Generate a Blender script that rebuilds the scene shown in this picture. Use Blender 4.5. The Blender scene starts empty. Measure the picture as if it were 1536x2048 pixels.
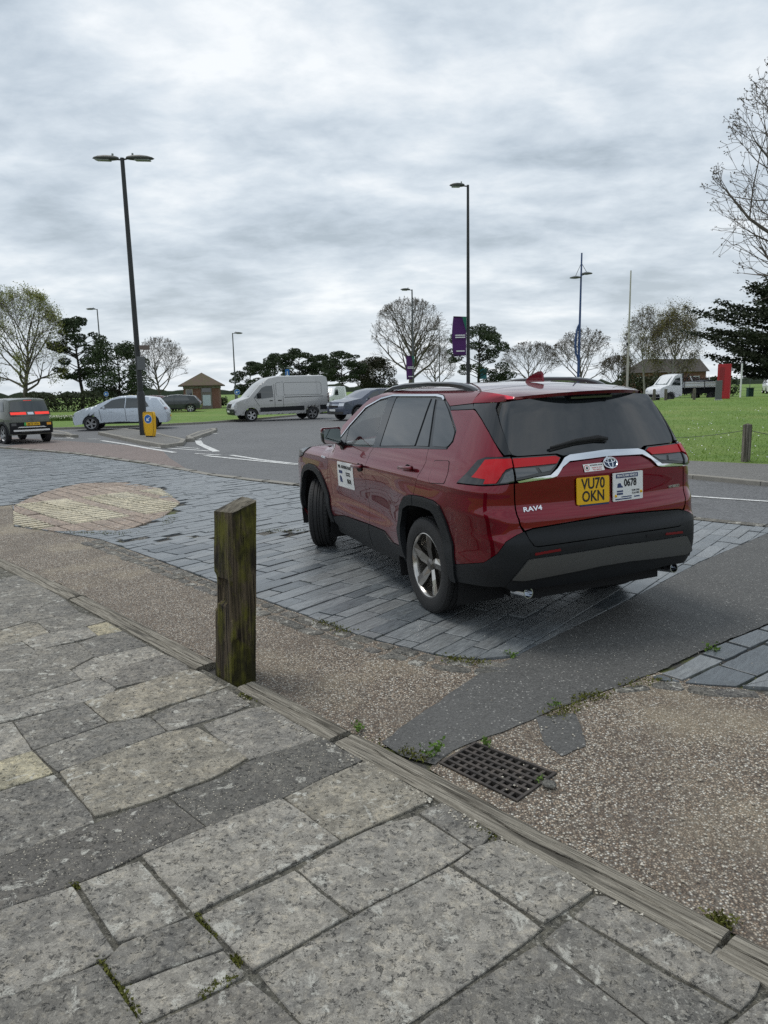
import bpy, bmesh, math, random
import numpy as np
from mathutils import Vector, Matrix, noise
from mathutils.geometry import tessellate_polygon
random.seed(7); rng = np.random.default_rng(7)
SC = bpy.context.scene; COL = SC.collection
# ---------------------------------------------------------------- camera
FPX, PITCH, ROLL, CAMH = 1470.0, .1674, -.0211, 1.6804
_fw = Vector((0, math.cos(PITCH), -math.sin(PITCH))); _u = Vector((0, math.sin(PITCH), math.cos(PITCH))); _r = Vector((1, 0, 0))
_c, _s = math.cos(ROLL), math.sin(ROLL)
CR = _c*_r + _s*_u; CU = -_s*_r + _c*_u; CF = _fw
cd = bpy.data.cameras.new('camera'); cam = bpy.data.objects.new('camera', cd); COL.objects.link(cam)
cd.sensor_fit = 'VERTICAL'; cd.sensor_height = 36; cd.lens = FPX/2048*36; cd.clip_start = .05; cd.clip_end = 6000
cam.matrix_world = Matrix(((CR.x, CU.x, -CF.x, 0), (CR.y, CU.y, -CF.y, 0), (CR.z, CU.z, -CF.z, CAMH), (0, 0, 0, 1)))
SC.camera = cam
# ---------------------------------------------------------------- world, sun, exposure
SUN_EL, SUN_AZ = math.radians(64), math.radians(-60)      # azimuth from +Y towards +X
w = bpy.data.worlds.new('World'); SC.world = w; w.use_nodes = True
nt = w.node_tree; nt.nodes.clear()
def wn(t, **k):
    n = nt.nodes.new(t)
    for a, b in k.items(): setattr(n, a, b)
    return n
def wl(a, b): nt.links.new(a, b)
def wmath(op, a, b=None, clamp=False):
    n = wn('ShaderNodeMath', operation=op, use_clamp=clamp)
    for i, v in enumerate((a, b)):
        if v is None: continue
        if isinstance(v, (int, float)): n.inputs[i].default_value = v
        else: wl(v, n.inputs[i])
    return n.outputs[0]
out = wn('ShaderNodeOutputWorld'); bg = wn('ShaderNodeBackground'); wl(bg.outputs[0], out.inputs[0])
sky = wn('ShaderNodeTexSky', sky_type='NISHITA', sun_disc=False, sun_elevation=SUN_EL, sun_rotation=SUN_AZ, air_density=1.2, dust_density=2.0)
tc = wn('ShaderNodeTexCoord'); sep = wn('ShaderNodeSeparateXYZ'); wl(tc.outputs['Generated'], sep.inputs[0])
zz = wmath('MAXIMUM', wmath('ADD', wmath('ABSOLUTE', sep.outputs[2]), .21), .21)
cmb = wn('ShaderNodeCombineXYZ'); wl(wmath('DIVIDE', sep.outputs[0], zz), cmb.inputs[0]); wl(wmath('DIVIDE', sep.outputs[1], zz), cmb.inputs[1])
mp = wn('ShaderNodeMapping'); wl(cmb.outputs[0], mp.inputs[0]); mp.inputs['Rotation'].default_value = (0, 0, .12); mp.inputs['Scale'].default_value = (1.0, 1.3, 1); mp.inputs['Location'].default_value = (7.3, 4.1, 0)
def wnoise(scale, detail, rough, dist=0.):
    n = wn('ShaderNodeTexNoise'); wl(mp.outputs[0], n.inputs['Vector'])
    n.inputs['Scale'].default_value = scale; n.inputs['Detail'].default_value = detail; n.inputs['Roughness'].default_value = rough; n.inputs['Distortion'].default_value = dist
    return n.outputs['Fac']
n1 = wnoise(1.7, 6, .5, .2); n2 = wnoise(5.2, 7, .6, .2); n3 = wnoise(.5, 3, .5)
mixn = wmath('ADD', wmath('ADD', wmath('MULTIPLY', n1, .56), wmath('MULTIPLY', n2, .28)), wmath('MULTIPLY', n3, .16))
ramp = wn('ShaderNodeValToRGB'); wl(mixn, ramp.inputs[0]); cr = ramp.color_ramp
cr.elements[0].position = .39; cr.elements[0].color = (.335, .40, .46, 1)
cr.elements[1].position = .64; cr.elements[1].color = (.84, .87, .89, 1)
e = cr.elements.new(.455); e.color = (.455, .525, .595, 1)
e = cr.elements.new(.53); e.color = (.60, .665, .725, 1)
# thin, brighter cloud low over the horizon as in the photograph
hz = wmath('POWER', wmath('SUBTRACT', 1.0, wmath('ABSOLUTE', sep.outputs[2]), True), 5.0)
hm = wn('ShaderNodeMix', data_type='RGBA'); wl(wmath('MULTIPLY', hz, .40), hm.inputs['Factor']); wl(ramp.outputs[0], hm.inputs['A']); hm.inputs['B'].default_value = (.84, .885, .92, 1)
sk = wn('ShaderNodeMix', data_type='RGBA', blend_type='MULTIPLY'); sk.inputs['Factor'].default_value = 1; wl(sky.outputs[0], sk.inputs['A']); sk.inputs['B'].default_value = (.09, .09, .09, 1)
sm = wn('ShaderNodeMix', data_type='RGBA'); sm.inputs['Factor'].default_value = .93; wl(sk.outputs['Result'], sm.inputs['A']); wl(hm.outputs['Result'], sm.inputs['B'])
wl(sm.outputs['Result'], bg.inputs[0]); bg.inputs[1].default_value = 1.17
sd = bpy.data.lights.new('sun', 'SUN'); so = bpy.data.objects.new('sun', sd); COL.objects.link(so)
sd.energy = 1.5; sd.angle = math.radians(22); sd.color = (1, .965, .91)
so.rotation_euler = (math.pi/2 - SUN_EL, 0, math.pi - SUN_AZ)
SC.view_settings.view_transform = 'Standard'; SC.view_settings.look = 'None'; SC.view_settings.exposure = 0; SC.view_settings.gamma = 1; SC.view_settings.use_curve_mapping = False
SC.cycles.max_bounces = 7; SC.cycles.diffuse_bounces = 3; SC.cycles.glossy_bounces = 4; SC.cycles.transparent_max_bounces = 12; SC.cycles.use_denoising = False
SC.cycles.sample_clamp_indirect = 6
# ---------------------------------------------------------------- helpers
def ray(px, py): return CF + CR*((px-768)/FPX) + CU*((1024-py)/FPX)
def gp(px, py, z=0.):                       # ground point seen at a pixel
    d = ray(px, py); t = (z-CAMH)/d.z; return Vector((d.x*t, d.y*t, z))
def at(px, py, dist):                       # point at a ground distance (along y)
    d = ray(px, py); t = dist/d.y; return Vector((d.x*t, dist, CAMH+d.z*t))
def zfor(x, y, py):                         # height at which a point above (x, y) shows at pixel row py
    k = (1024-py)/FPX; a = x*CU.x+y*CU.y-CAMH*CU.z; b = x*CF.x+y*CF.y-CAMH*CF.z; return (k*b-a)/(CU.z-k*CF.z)
def tag(o, label=None, cat=None, group=None, kind=None):
    if label: o['label'] = label
    if cat: o['category'] = cat
    if group: o['group'] = group
    if kind: o['kind'] = kind
    return o
def thing(name, loc=(0, 0, 0), rz=0, label=None, cat=None, group=None):
    o = bpy.data.objects.new(name, None); COL.objects.link(o); o.location = loc; o.rotation_euler = (0, 0, rz); o.empty_display_size = .2
    return tag(o, label, cat, group)
def link(name, me, parent=None):
    o = bpy.data.objects.new(name, me); COL.objects.link(o)
    if parent: o.parent = parent
    return o
def mesh(name, v, f, mat, parent=None, smooth=False, sharp=None):
    me = bpy.data.meshes.new(name); me.from_pydata([tuple(a) for a in v], [], f); me.update()
    if mat: me.materials.append(mat)
    if smooth:
        me.shade_smooth()
        if sharp: me.set_sharp_from_angle(angle=math.radians(sharp))
    return link(name, me, parent)
def copy_tree(o, parent=None):
    c = o.copy(); COL.objects.link(c); c.parent = parent
    for ch in list(o.children): copy_tree(ch, c)
    return c
class MB:
    def __init__(s): s.v = []; s.f = []
    def add(s, v, f):
        b = len(s.v); s.v += [tuple(a) for a in v]; s.f += [tuple(i+b for i in q) for q in f]; return s
    def box(s, c, d, rz=0, ry=0, rx=0, bev=0):
        M = Matrix.Rotation(rz, 3, 'Z') @ Matrix.Rotation(ry, 3, 'Y') @ Matrix.Rotation(rx, 3, 'X')
        if bev:
            bm = bmesh.new(); bmesh.ops.create_cube(bm, size=1)
            for v in bm.verts: v.co = Vector((v.co.x*d[0], v.co.y*d[1], v.co.z*d[2]))
            bmesh.ops.bevel(bm, geom=list(bm.edges), offset=bev, segments=2, affect='EDGES', profile=.5)
            bm.verts.index_update()
            r = s.add([M @ v.co + Vector(c) for v in bm.verts], [[v.index for v in q.verts] for q in bm.faces]); bm.free(); return r
        P8 = [M @ Vector((x*d[0]/2, y*d[1]/2, z*d[2]/2)) + Vector(c) for x in (-1, 1) for y in (-1, 1) for z in (-1, 1)]
        return s.add(P8, [(0, 1, 3, 2), (4, 6, 7, 5), (0, 4, 5, 1), (2, 3, 7, 6), (0, 2, 6, 4), (1, 5, 7, 3)])
    def tube(s, pts, rad, n=8, cap=True):
        pts = [Vector(p) for p in pts]; R = rad if hasattr(rad, '__len__') else [rad]*len(pts); b = len(s.v); up = None
        for i, p in enumerate(pts):
            t = (pts[min(i+1, len(pts)-1)] - pts[max(i-1, 0)]).normalized()
            if up is None: up = Vector((0, 0, 1)) if abs(t.z) < .9 else Vector((1, 0, 0))
            a = t.cross(up).normalized(); c = a.cross(t).normalized(); up = c
            for k in range(n):
                q = 2*math.pi*k/n; s.v.append(tuple(p + (a*math.cos(q) + c*math.sin(q))*R[i]))
        for i in range(len(pts)-1):
            for k in range(n):
                s.f.append((b+i*n+k, b+i*n+(k+1) % n, b+(i+1)*n+(k+1) % n, b+(i+1)*n+k))
        if cap: s.f.append(tuple(b+k for k in range(n))[::-1]); s.f.append(tuple(b+(len(pts)-1)*n+k for k in range(n)))
        return s
    def lathe(s, prof, n=32, M=None, close=False):    # prof: (r, axial) about local y axis
        b = len(s.v); M = M or Matrix.Identity(4)
        for r, a in prof:
            for k in range(n):
                q = 2*math.pi*k/n; s.v.append(tuple(M @ Vector((r*math.cos(q), a, r*math.sin(q)))))
        m = len(prof)
        for i in range(m-1 if not close else m):
            j = (i+1) % m
            for k in range(n): s.f.append((b+i*n+k, b+j*n+k, b+j*n+(k+1) % n, b+i*n+(k+1) % n))
        return s
    def prism(s, poly, z0, z1, M=None):               # poly xy
        n = len(poly); M = M or Matrix.Identity(4)
        v = [M @ Vector((p[0], p[1], z0)) for p in poly] + [M @ Vector((p[0], p[1], z1)) for p in poly]
        return s.add(v, [tuple(range(n))[::-1], tuple(range(n, 2*n))] + [(i, (i+1) % n, n+(i+1) % n, n+i) for i in range(n)])
    def build(s, name, mat, parent=None, smooth=False, sharp=40): return mesh(name, s.v, s.f, mat, parent, smooth, sharp)
def area(p): return sum(p[i][0]*p[(i+1) % len(p)][1] - p[(i+1) % len(p)][0]*p[i][1] for i in range(len(p)))/2
def ccw(p): return list(p) if area(p) > 0 else list(p)[::-1]
def inset(p, d):
    p = ccw(p); n = len(p); o = []
    for i in range(n):
        a, b, c = Vector(p[i-1][:2]), Vector(p[i][:2]), Vector(p[(i+1) % n][:2])
        e1 = (b-a); e2 = (c-b)
        if e1.length < 1e-7 or e2.length < 1e-7: o.append(tuple(b)); continue
        e1.normalize(); e2.normalize(); n1 = Vector((-e1.y, e1.x)); n2 = Vector((-e2.y, e2.x)); m = n1+n2
        k = d/max(.35, 1+n1.dot(n2)) if m.length > 1e-6 else d
        o.append((b.x+m.x*k, b.y+m.y*k))
    return o
def clip(sub, quad):                                  # Sutherland-Hodgman, quad convex ccw
    o = list(sub)
    for i in range(len(quad)):
        a, b = quad[i], quad[(i+1) % len(quad)]; inp, o = o, []
        if not inp: return []
        sd_ = lambda p: (b[0]-a[0])*(p[1]-a[1]) - (b[1]-a[1])*(p[0]-a[0])
        for j in range(len(inp)):
            p, q = inp[j-1], inp[j]; dp, dq = sd_(p), sd_(q)
            if (dp >= 0) != (dq >= 0):
                t = dp/(dp-dq); o.append((p[0]+(q[0]-p[0])*t, p[1]+(q[1]-p[1])*t))
            if dq >= 0: o.append(q)
    return o
def inside(p, poly):
    r = False; j = len(poly)-1
    for i in range(len(poly)):
        a, b = poly[i], poly[j]
        if (a[1] > p[1]) != (b[1] > p[1]) and p[0] < (b[0]-a[0])*(p[1]-a[1])/(b[1]-a[1]) + a[0]: r = not r
        j = i
    return r
def rnd(p, r, k=3):                                   # round the corners of a polygon
    o = []; n = len(p)
    for i in range(n):
        a, b, c = Vector(p[i-1][:2]), Vector(p[i][:2]), Vector(p[(i+1) % n][:2])
        d1 = min(r, (a-b).length*.45); d2 = min(r, (c-b).length*.45)
        s_ = b+(a-b).normalized()*d1; e_ = b+(c-b).normalized()*d2
        for t in range(k+1):
            t /= k; o.append(tuple(s_*(1-t)**2 + b*2*t*(1-t) + e_*t*t))
    return o
def sheet(name, poly, z, mat, holes=(), parent=None, kind='structure'):
    loops = [[Vector((p[0], p[1], 0)) for p in poly]] + [[Vector((p[0], p[1], 0)) for p in h] for h in holes]
    v = [(p.x, p.y, z) for l in loops for p in l]; f = []
    for t in tessellate_polygon(loops):
        a, b, c = [Vector(v[i]) for i in t]; f.append(tuple(t) if (b-a).cross(c-a).z > 0 else tuple(t)[::-1])
    o = mesh(name, v, f, mat, parent)
    if kind: o['kind'] = kind
    return o
# ---------------------------------------------------------------- materials
class NT:
    def __init__(s, name):
        s.m = bpy.data.materials.new(name); s.m.use_nodes = True; s.t = s.m.node_tree; s.b = s.t.nodes['Principled BSDF']; s.o = s.t.nodes['Material Output']
        s._pos = None
    def n(s, typ, ins=None, **k):
        x = s.t.nodes.new(typ)
        for a, b in k.items(): setattr(x, a, b)
        for a, b in (ins or {}).items(): s.set(x.inputs[a], b)
        return x
    def set(s, sock, v):
        if hasattr(v, 'is_output'): s.t.links.new(v, sock)
        elif isinstance(v, (tuple, list)) and len(v) == 3 and sock.type == 'RGBA': sock.default_value = (*v, 1)
        else: sock.default_value = v
    def p(s, **k):
        for a, v in k.items(): s.set(s.b.inputs[a.replace('_', ' ')], v)
        return s
    def pos(s):
        if s._pos is None: s._pos = s.n('ShaderNodeTexCoord').outputs['Object']
        return s._pos
    def world(s): return s.n('ShaderNodeNewGeometry').outputs['Position']
    def map(s, vec, scale=(1, 1, 1), rot=(0, 0, 0)): return s.n('ShaderNodeMapping', {'Vector': vec, 'Scale': scale, 'Rotation': rot}).outputs[0]
    def noise(s, vec, scale, detail=4, rough=.55, dist=0): return s.n('ShaderNodeTexNoise', {'Vector': vec, 'Scale': scale, 'Detail': detail, 'Roughness': rough, 'Distortion': dist}).outputs['Fac']
    def vor(s, vec, scale, feature='F1', out='Distance', rand=1): return s.n('ShaderNodeTexVoronoi', {'Vector': vec, 'Scale': scale, 'Randomness': rand}, feature=feature).outputs[out]
    def ramp(s, fac, *st):
        r = s.n('ShaderNodeValToRGB', {'Fac': fac}); c = r.color_ramp
        for i, (p, col) in enumerate(st):
            e = c.elements[i] if i < 2 else c.elements.new(p)
            e.position = p; e.color = (*(col if hasattr(col, '__len__') else (col,)*3), 1)
        return r.outputs[0]
    def mix(s, fac, a, b, mode='MIX'):
        x = s.n('ShaderNodeMix', data_type='RGBA', blend_type=mode); s.set(x.inputs['Factor'], fac); s.set(x.inputs['A'], a); s.set(x.inputs['B'], b); return x.outputs['Result']
    def math(s, op, a, b=0., clamp=False):
        x = s.n('ShaderNodeMath', operation=op, use_clamp=clamp); s.set(x.inputs[0], a); s.set(x.inputs[1], b); return x.outputs[0]
    def rand(s): return s.n('ShaderNodeObjectInfo').outputs['Random']
    def bump(s, h, strength=.5, dist=.01, prev=None):
        x = s.n('ShaderNodeBump', {'Height': h, 'Strength': strength, 'Distance': dist})
        if prev: s.set(x.inputs['Normal'], prev)
        s.set(s.b.inputs['Normal'], x.outputs[0]); return x.outputs[0]
    def xyz(s, vec):
        return s.n('ShaderNodeSeparateXYZ', {'Vector': vec}).outputs
def pm(name, col, rough=.5, metal=0, ior=1.5, coat=0, nz=0, nscale=8, bump=0, bscale=60, emit=None, es=1):
    t = NT(name); c = col
    if nz: c = t.mix(t.noise(t.pos(), nscale, 5), tuple(x*(1-nz) for x in col), tuple(min(1, x*(1+nz)) for x in col))
    t.p(Base_Color=c, Roughness=rough, Metallic=metal, IOR=ior, Coat_Weight=coat)
    if coat: t.p(Coat_Roughness=.03)
    if bump: t.bump(t.noise(t.pos(), bscale, 4), bump, .005)
    if emit: t.p(Emission_Color=emit, Emission_Strength=es)
    return t.m
# ================================================================ ground materials
def stone_mat(name, cols, lich=.5, agg=False):
    t = NT(name); p = t.pos(); r = t.rand()
    off = t.n('ShaderNodeVectorMath', {0: p}, operation='ADD'); t.set(off.inputs[1], t.n('ShaderNodeCombineXYZ', {'X': t.math('MULTIPLY', r, 37.), 'Y': t.math('MULTIPLY', r, 91.)}).outputs[0]); q = off.outputs[0]
    big = t.noise(q, 5.5, 5, .62, .4); mid = t.noise(q, 17, 8, .74, .8); fine = t.noise(q, 190, 4, .75)
    base = t.ramp(r, (0, cols[0]), (.35, cols[1]), (.7, cols[2]), (1, cols[3]))
    c = t.mix(t.ramp(big, (.33, 0), (.68, 1)), t.mix(1, base, (.70, .70, .69), 'MULTIPLY'), t.mix(1, base, (1.16, 1.13, 1.06), 'MULTIPLY'))
    c = t.mix(t.math('MULTIPLY', t.ramp(mid, (.45, 1), (.54, 0)), .6), c, t.mix(1, c, (.50, .50, .505), 'MULTIPLY'))
    c = t.mix(t.math('MULTIPLY', t.ramp(t.noise(q, 27, 8, .75, .3), (.52, 0), (.58, 1)), .5), c, t.mix(1, c, (1.6, 1.54, 1.42), 'MULTIPLY'))
    c = t.mix(t.math('MULTIPLY', t.ramp(t.noise(q, 62, 6, .78), (.54, 0), (.62, 1)), .5), c, (.55, .52, .45))
    c = t.mix(t.math('MULTIPLY', t.ramp(fine, (.40, 1), (.52, 0)), .45), c, t.mix(1, c, (.42, .42, .42), 'MULTIPLY'))
    pm_ = t.math('MULTIPLY', t.ramp(t.noise(q, 46, 7, .8, .6), (.385, 1), (.43, 0)), t.ramp(t.noise(q, 5, 4, .6), (.40, .3), (.56, 1)))
    c = t.mix(t.math('MULTIPLY', pm_, .75), c, (.065, .065, .063))
    h = t.math('ADD', t.math('MULTIPLY', mid, .8), t.math('SUBTRACT', t.math('MULTIPLY', fine, .25), t.math('MULTIPLY', pm_, .5)))
    if agg:
        cell = t.n('ShaderNodeTexVoronoi', {'Vector': q, 'Scale': 75.}); spk = t.ramp(cell.outputs['Distance'], (.24, 1), (.34, 0))
        cm = t.math('MULTIPLY', spk, t.ramp(t.xyz(cell.outputs['Color'])[0], (.5, 0), (.56, 1)))
        c = t.mix(cm, t.mix(.5, c, (.10, .095, .085)), (.50, .46, .38)); h = t.math('ADD', h, t.math('MULTIPLY', cm, .8))
    lv = t.n('ShaderNodeTexVoronoi', {'Vector': t.mix(.06, q, t.n('ShaderNodeTexNoise', {'Vector': q, 'Scale': 26.}).outputs['Color']), 'Scale': 17.}, feature='F1')
    ls = t.ramp(lv.outputs['Distance'], (.17, 1), (.27, 0)); lsel = t.ramp(t.xyz(lv.outputs['Color'])[1], (.74-.25*lich, 0), (.76-.25*lich, 1))
    patch = t.ramp(t.noise(q, 8, 8, .72, .6), (.62-.07*lich, 0), (.65-.07*lich, 1))
    lm = t.math('MAXIMUM', t.math('MULTIPLY', t.math('MULTIPLY', ls, lsel), t.ramp(t.noise(q, 3.1, 2), (.48, 0), (.56, 1))), t.math('MULTIPLY', patch, .75))
    lm = t.math('MULTIPLY', lm, t.ramp(fine, (.30, .25), (.55, 1)))
    c = t.mix(t.math('MULTIPLY', lm, .95), c, (.60, .585, .52))
    t.p(Base_Color=c, Roughness=.88, IOR=1.4); t.bump(h, 1., .016)
    return t.m
M_FLAG = stone_mat('flagstone', [(0.309, 0.295, 0.276), (0.369, 0.352, 0.322), (0.417, 0.396, 0.359), (0.356, 0.342, 0.319)], .55)
M_FLAGD = stone_mat('flagstone_dark', [(0.243, 0.234, 0.22), (0.265, 0.255, 0.237), (0.302, 0.287, 0.262), (0.28, 0.265, 0.245)], .35)
M_FLAGB = stone_mat('flagstone_beige', [(0.373, 0.342, 0.282), (0.363, 0.333, 0.278), (0.383, 0.353, 0.298), (0.373, 0.348, 0.298)], .5)
M_FLAGY = stone_mat('flagstone_buff', [(.52, .47, .34), (.51, .46, .34), (.53, .48, .36), (.52, .48, .36)], .2)
M_FLAGA = stone_mat('flagstone_aggregate', [(0.234, 0.227, 0.213), (0.241, 0.234, 0.22), (0.248, 0.234, 0.22), (0.248, 0.234, 0.22)], .3, True)
def gravel_mat():
    t = NT('bound_gravel'); p = t.pos()
    cell = t.n('ShaderNodeTexVoronoi', {'Vector': p, 'Scale': 105.}); c1 = t.xyz(cell.outputs['Color'])
    col = t.ramp(c1[0], (0, (.105, .076, .056)), (.20, (.225, .165, .118)), (.45, (.37, .285, .205)), (.70, (.48, .405, .315)), (.88, (.62, .565, .475)), (1, (.80, .77, .69)))
    gap = t.ramp(cell.outputs['Distance'], (.33, 1), (.62, 0))
    col = t.mix(t.math('MULTIPLY', t.math('SUBTRACT', 1, gap), .8), col, (.045, .04, .034))
    cell2 = t.n('ShaderNodeTexVoronoi', {'Vector': p, 'Scale': 52.}); big = t.math('MULTIPLY', t.ramp(cell2.outputs['Distance'], (.20, 1), (.32, 0)), t.ramp(t.xyz(cell2.outputs['Color'])[2], (.90, 0), (.93, 1)))
    col = t.mix(big, col, (.60, .56, .47))
    dirt = t.ramp(t.noise(p, 1.3, 6, .65, .4), (.47, 0), (.60, 1)); col = t.mix(t.math('MULTIPLY', dirt, .6), col, t.mix(.65, col, (.125, .10, .078)))
    col = t.mix(t.math('MULTIPLY', t.ramp(t.noise(p, .9, 4, .6), (.52, 0), (.66, 1)), .5), col, t.mix(.5, col, (.52, .44, .30)))
    moss = t.ramp(t.noise(p, 3.3, 5, .65), (.66, 0), (.74, 1)); col = t.mix(t.math('MULTIPLY', moss, .35), col, (.085, .095, .035))
    t.p(Base_Color=col, Roughness=.8); t.bump(t.math('ADD', gap, big), .8, .006)
    return t.m
M_GRAVEL = gravel_mat()
def slate_mat():
    t = NT('slate'); p = t.pos(); r = t.rand(); rot = t.map(p, (1, 1, 1), (0, 0, -.9)); st = t.map(rot, (6, 40, 6))
    off = t.n('ShaderNodeVectorMath', {0: st, 1: (0, 0, 0)}, operation='ADD'); t.set(off.inputs[1], t.n('ShaderNodeCombineXYZ', {'X': t.math('MULTIPLY', r, 57.), 'Y': t.math('MULTIPLY', r, 71.)}).outputs[0])
    streak = t.noise(off.outputs[0], 1, 6, .6, 1.2); big = t.noise(p, 2.2, 4)
    c = t.ramp(r, (0, (.10, .114, .127)), (.35, (.145, .16, .173)), (.7, (.22, .234, .244)), (1, (.175, .183, .188)))
    c = t.mix(t.ramp(streak, (.35, 0), (.68, 1)), t.mix(1, c, (.68, .68, .68), 'MULTIPLY'), t.mix(1, c, (1.25, 1.25, 1.22), 'MULTIPLY'))
    c = t.mix(t.math('MULTIPLY', t.ramp(t.noise(p, 3.7, 5, .7), (.55, 0), (.72, 1)), .35), c, (.10, .10, .075))
    c = t.mix(t.math('MULTIPLY', t.ramp(t.noise(p, 21, 5, .7), (.68, 0), (.74, 1)), .5), c, (.30, .31, .30))
    t.p(Base_Color=c, Roughness=t.ramp(t.math('ADD', t.math('MULTIPLY', streak, .6), t.math('MULTIPLY', big, .4)), (.3, .27), (.7, .50)), IOR=1.6)
    t.bump(t.math('ADD', streak, t.math('MULTIPLY', t.noise(p, 60, 3), .35)), .4, .005)
    return t.m
M_SLATE = slate_mat()
def bed_mat():
    t = NT('joint_bed'); p = t.pos(); n = t.noise(p, 40, 5, .7)
    c = t.ramp(n, (.3, (.035, .033, .03)), (.7, (.09, .085, .075)))
    moss = t.math('MULTIPLY', t.ramp(t.noise(p, 1.9, 5, .65), (.50, 0), (.58, 1)), t.ramp(t.noise(p, 70, 3), (.3, .2), (.6, 1)))
    c = t.mix(moss, c, (.10, .115, .022)); t.p(Base_Color=c, Roughness=.95); t.bump(n, .8, .01); return t.m
M_BED = bed_mat()
def asphalt_mat(name, base, speck=.9, scale=1., patch=.3, tint=None):
    t = NT(name); p = t.pos()
    cell = t.n('ShaderNodeTexVoronoi', {'Vector': p, 'Scale': 130.*scale}); k = t.xyz(cell.outputs['Color'])
    c = t.mix(k[0], tuple(x*.55 for x in base), tuple(x*1.45 for x in base))
    c = t.mix(t.ramp(k[1], (.975, 0), (.985, speck)), c, (.42, .41, .38))
    big = t.noise(p, .35, 5, .6, .3); c = t.mix(t.math('MULTIPLY', t.ramp(big, (.35, 0), (.7, 1)), patch), c, tuple(x*1.7 for x in base))
    c = t.mix(t.math('MULTIPLY', t.ramp(t.noise(p, 2.7, 5, .65), (.5, 0), (.7, 1)), .3), c, tuple(x*.6 for x in base))
    if tint: c = t.mix(.5, c, tint)
    t.p(Base_Color=c, Roughness=.72, IOR=1.5); t.bump(t.math('ADD', cell.outputs['Distance'], t.noise(p, 300*scale, 2)), .6, .004); return t.m
M_ASPH = asphalt_mat('patched_asphalt', (.085, .084, .08), .8)
M_ROAD = asphalt_mat('road_asphalt', (.112, .113, .115), .2, .35)
M_ROADR = asphalt_mat('red_surfacing', (.165, .128, .114), .2, .35)
M_PATH = asphalt_mat('path_asphalt', (.135, .13, .12), .3, .5)
M_KERB = pm('kerb_concrete', (.25, .235, .205), .9, nz=.3, nscale=7, bump=.4)
M_SETT = stone_mat('kerb_sett', [(.15, .148, .14), (.19, .182, .165), (.17, .165, .16), (.22, .215, .20)], .6)
M_PAINT = NT('road_paint'); M_PAINT.p(Base_Color=M_PAINT.mix(M_PAINT.ramp(M_PAINT.noise(M_PAINT.pos(), 6, 5, .7), (.35, 0), (.6, 1)), (.38, .38, .37), (.72, .72, .70)), Roughness=.7); M_PAINT = M_PAINT.m
def grass_mat(name, a, b, c3):
    t = NT(name); p = t.pos(); n = t.noise(p, 1.1, 5, .6); f = t.noise(p, 14, 5, .75)
    c = t.mix(t.ramp(n, (.35, 0), (.65, 1)), a, b); c = t.mix(t.ramp(f, (.35, 1), (.65, 0)), c, t.mix(1, c, (.55, .6, .45), 'MULTIPLY'))
    c = t.mix(t.ramp(t.noise(p, .22, 4), (.5, 0), (.7, .6)), c, c3)
    t.p(Base_Color=c, Roughness=.9); t.bump(f, .9, .05); return t.m
M_GRASS = grass_mat('lawn_grass', (.135, .235, .032), (.18, .285, .048), (.235, .275, .075))
def wood_mat(name, dark, light, moss=0, ang=0., sc=(2, 55, 55), vert=False):
    t = NT(name); p = t.pos(); q = t.map(t.map(p, (1, 1, 1), (0, 0, ang)), (55, 55, 2) if vert else sc)
    g = t.noise(q, 1, 6, .65, .6); g2 = t.noise(q, .35, 3, .5, .3); big = t.noise(p, 3.5, 4, .6)
    c = t.mix(t.ramp(g, (.40, 0), (.60, 1)), dark, light)
    c = t.mix(t.math('MULTIPLY', t.ramp(g2, (.36, 1), (.46, 0)), .8), c, tuple(x*.28 for x in dark))
    c = t.mix(t.math('MULTIPLY', t.ramp(big, (.4, 0), (.65, 1)), .35), c, tuple(x*.62 for x in light))
    hair = t.ramp(t.noise(t.map(q, (.55, 2.3, 2.3) if not vert else (2.3, 2.3, .5)), 1, 3, .5, .3), (.30, 1), (.37, 0)); c = t.mix(t.math('MULTIPLY', hair, .85), c, tuple(x*.2 for x in dark))
    if moss:
        mm = t.math('MULTIPLY', t.ramp(t.noise(t.map(p, (5, 5, 2.6)), 1, 5, .65), (.46, 0), (.56, 1)), t.ramp(g, (.32, .25), (.55, 1)))
        c = t.mix(t.math('MULTIPLY', mm, moss), c, (.115, .112, .012))
        dk = t.ramp(t.noise(t.map(p, (5, 5, 2.6)), 1.2, 3, .6), (.50, 0), (.62, 1)); c = t.mix(t.math('MULTIPLY', dk, .8), c, (.011, .009, .007))
    t.p(Base_Color=c, Roughness=.9, IOR=1.35); t.bump(t.math('SUBTRACT', t.math('ADD', g, t.math('MULTIPLY', g2, 1.4)), t.math('MULTIPLY', hair, 1.6)), 1., .015); return t.m
TANG = math.atan2(1.95-7.58, 1.12+4.06)
M_TIMBER = wood_mat('grey_timber', (.17, .152, .122), (.36, .33, .272), 0, -TANG, (3.5, 80, 80))
M_POST = wood_mat('mossy_post', (.018, .013, .009), (.125, .096, .060), .9, vert=True)
M_POSTTOP = wood_mat('post_end_grain', (.06, .05, .036), (.19, .17, .13), 0, .4, (30, 8, 8))
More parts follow.
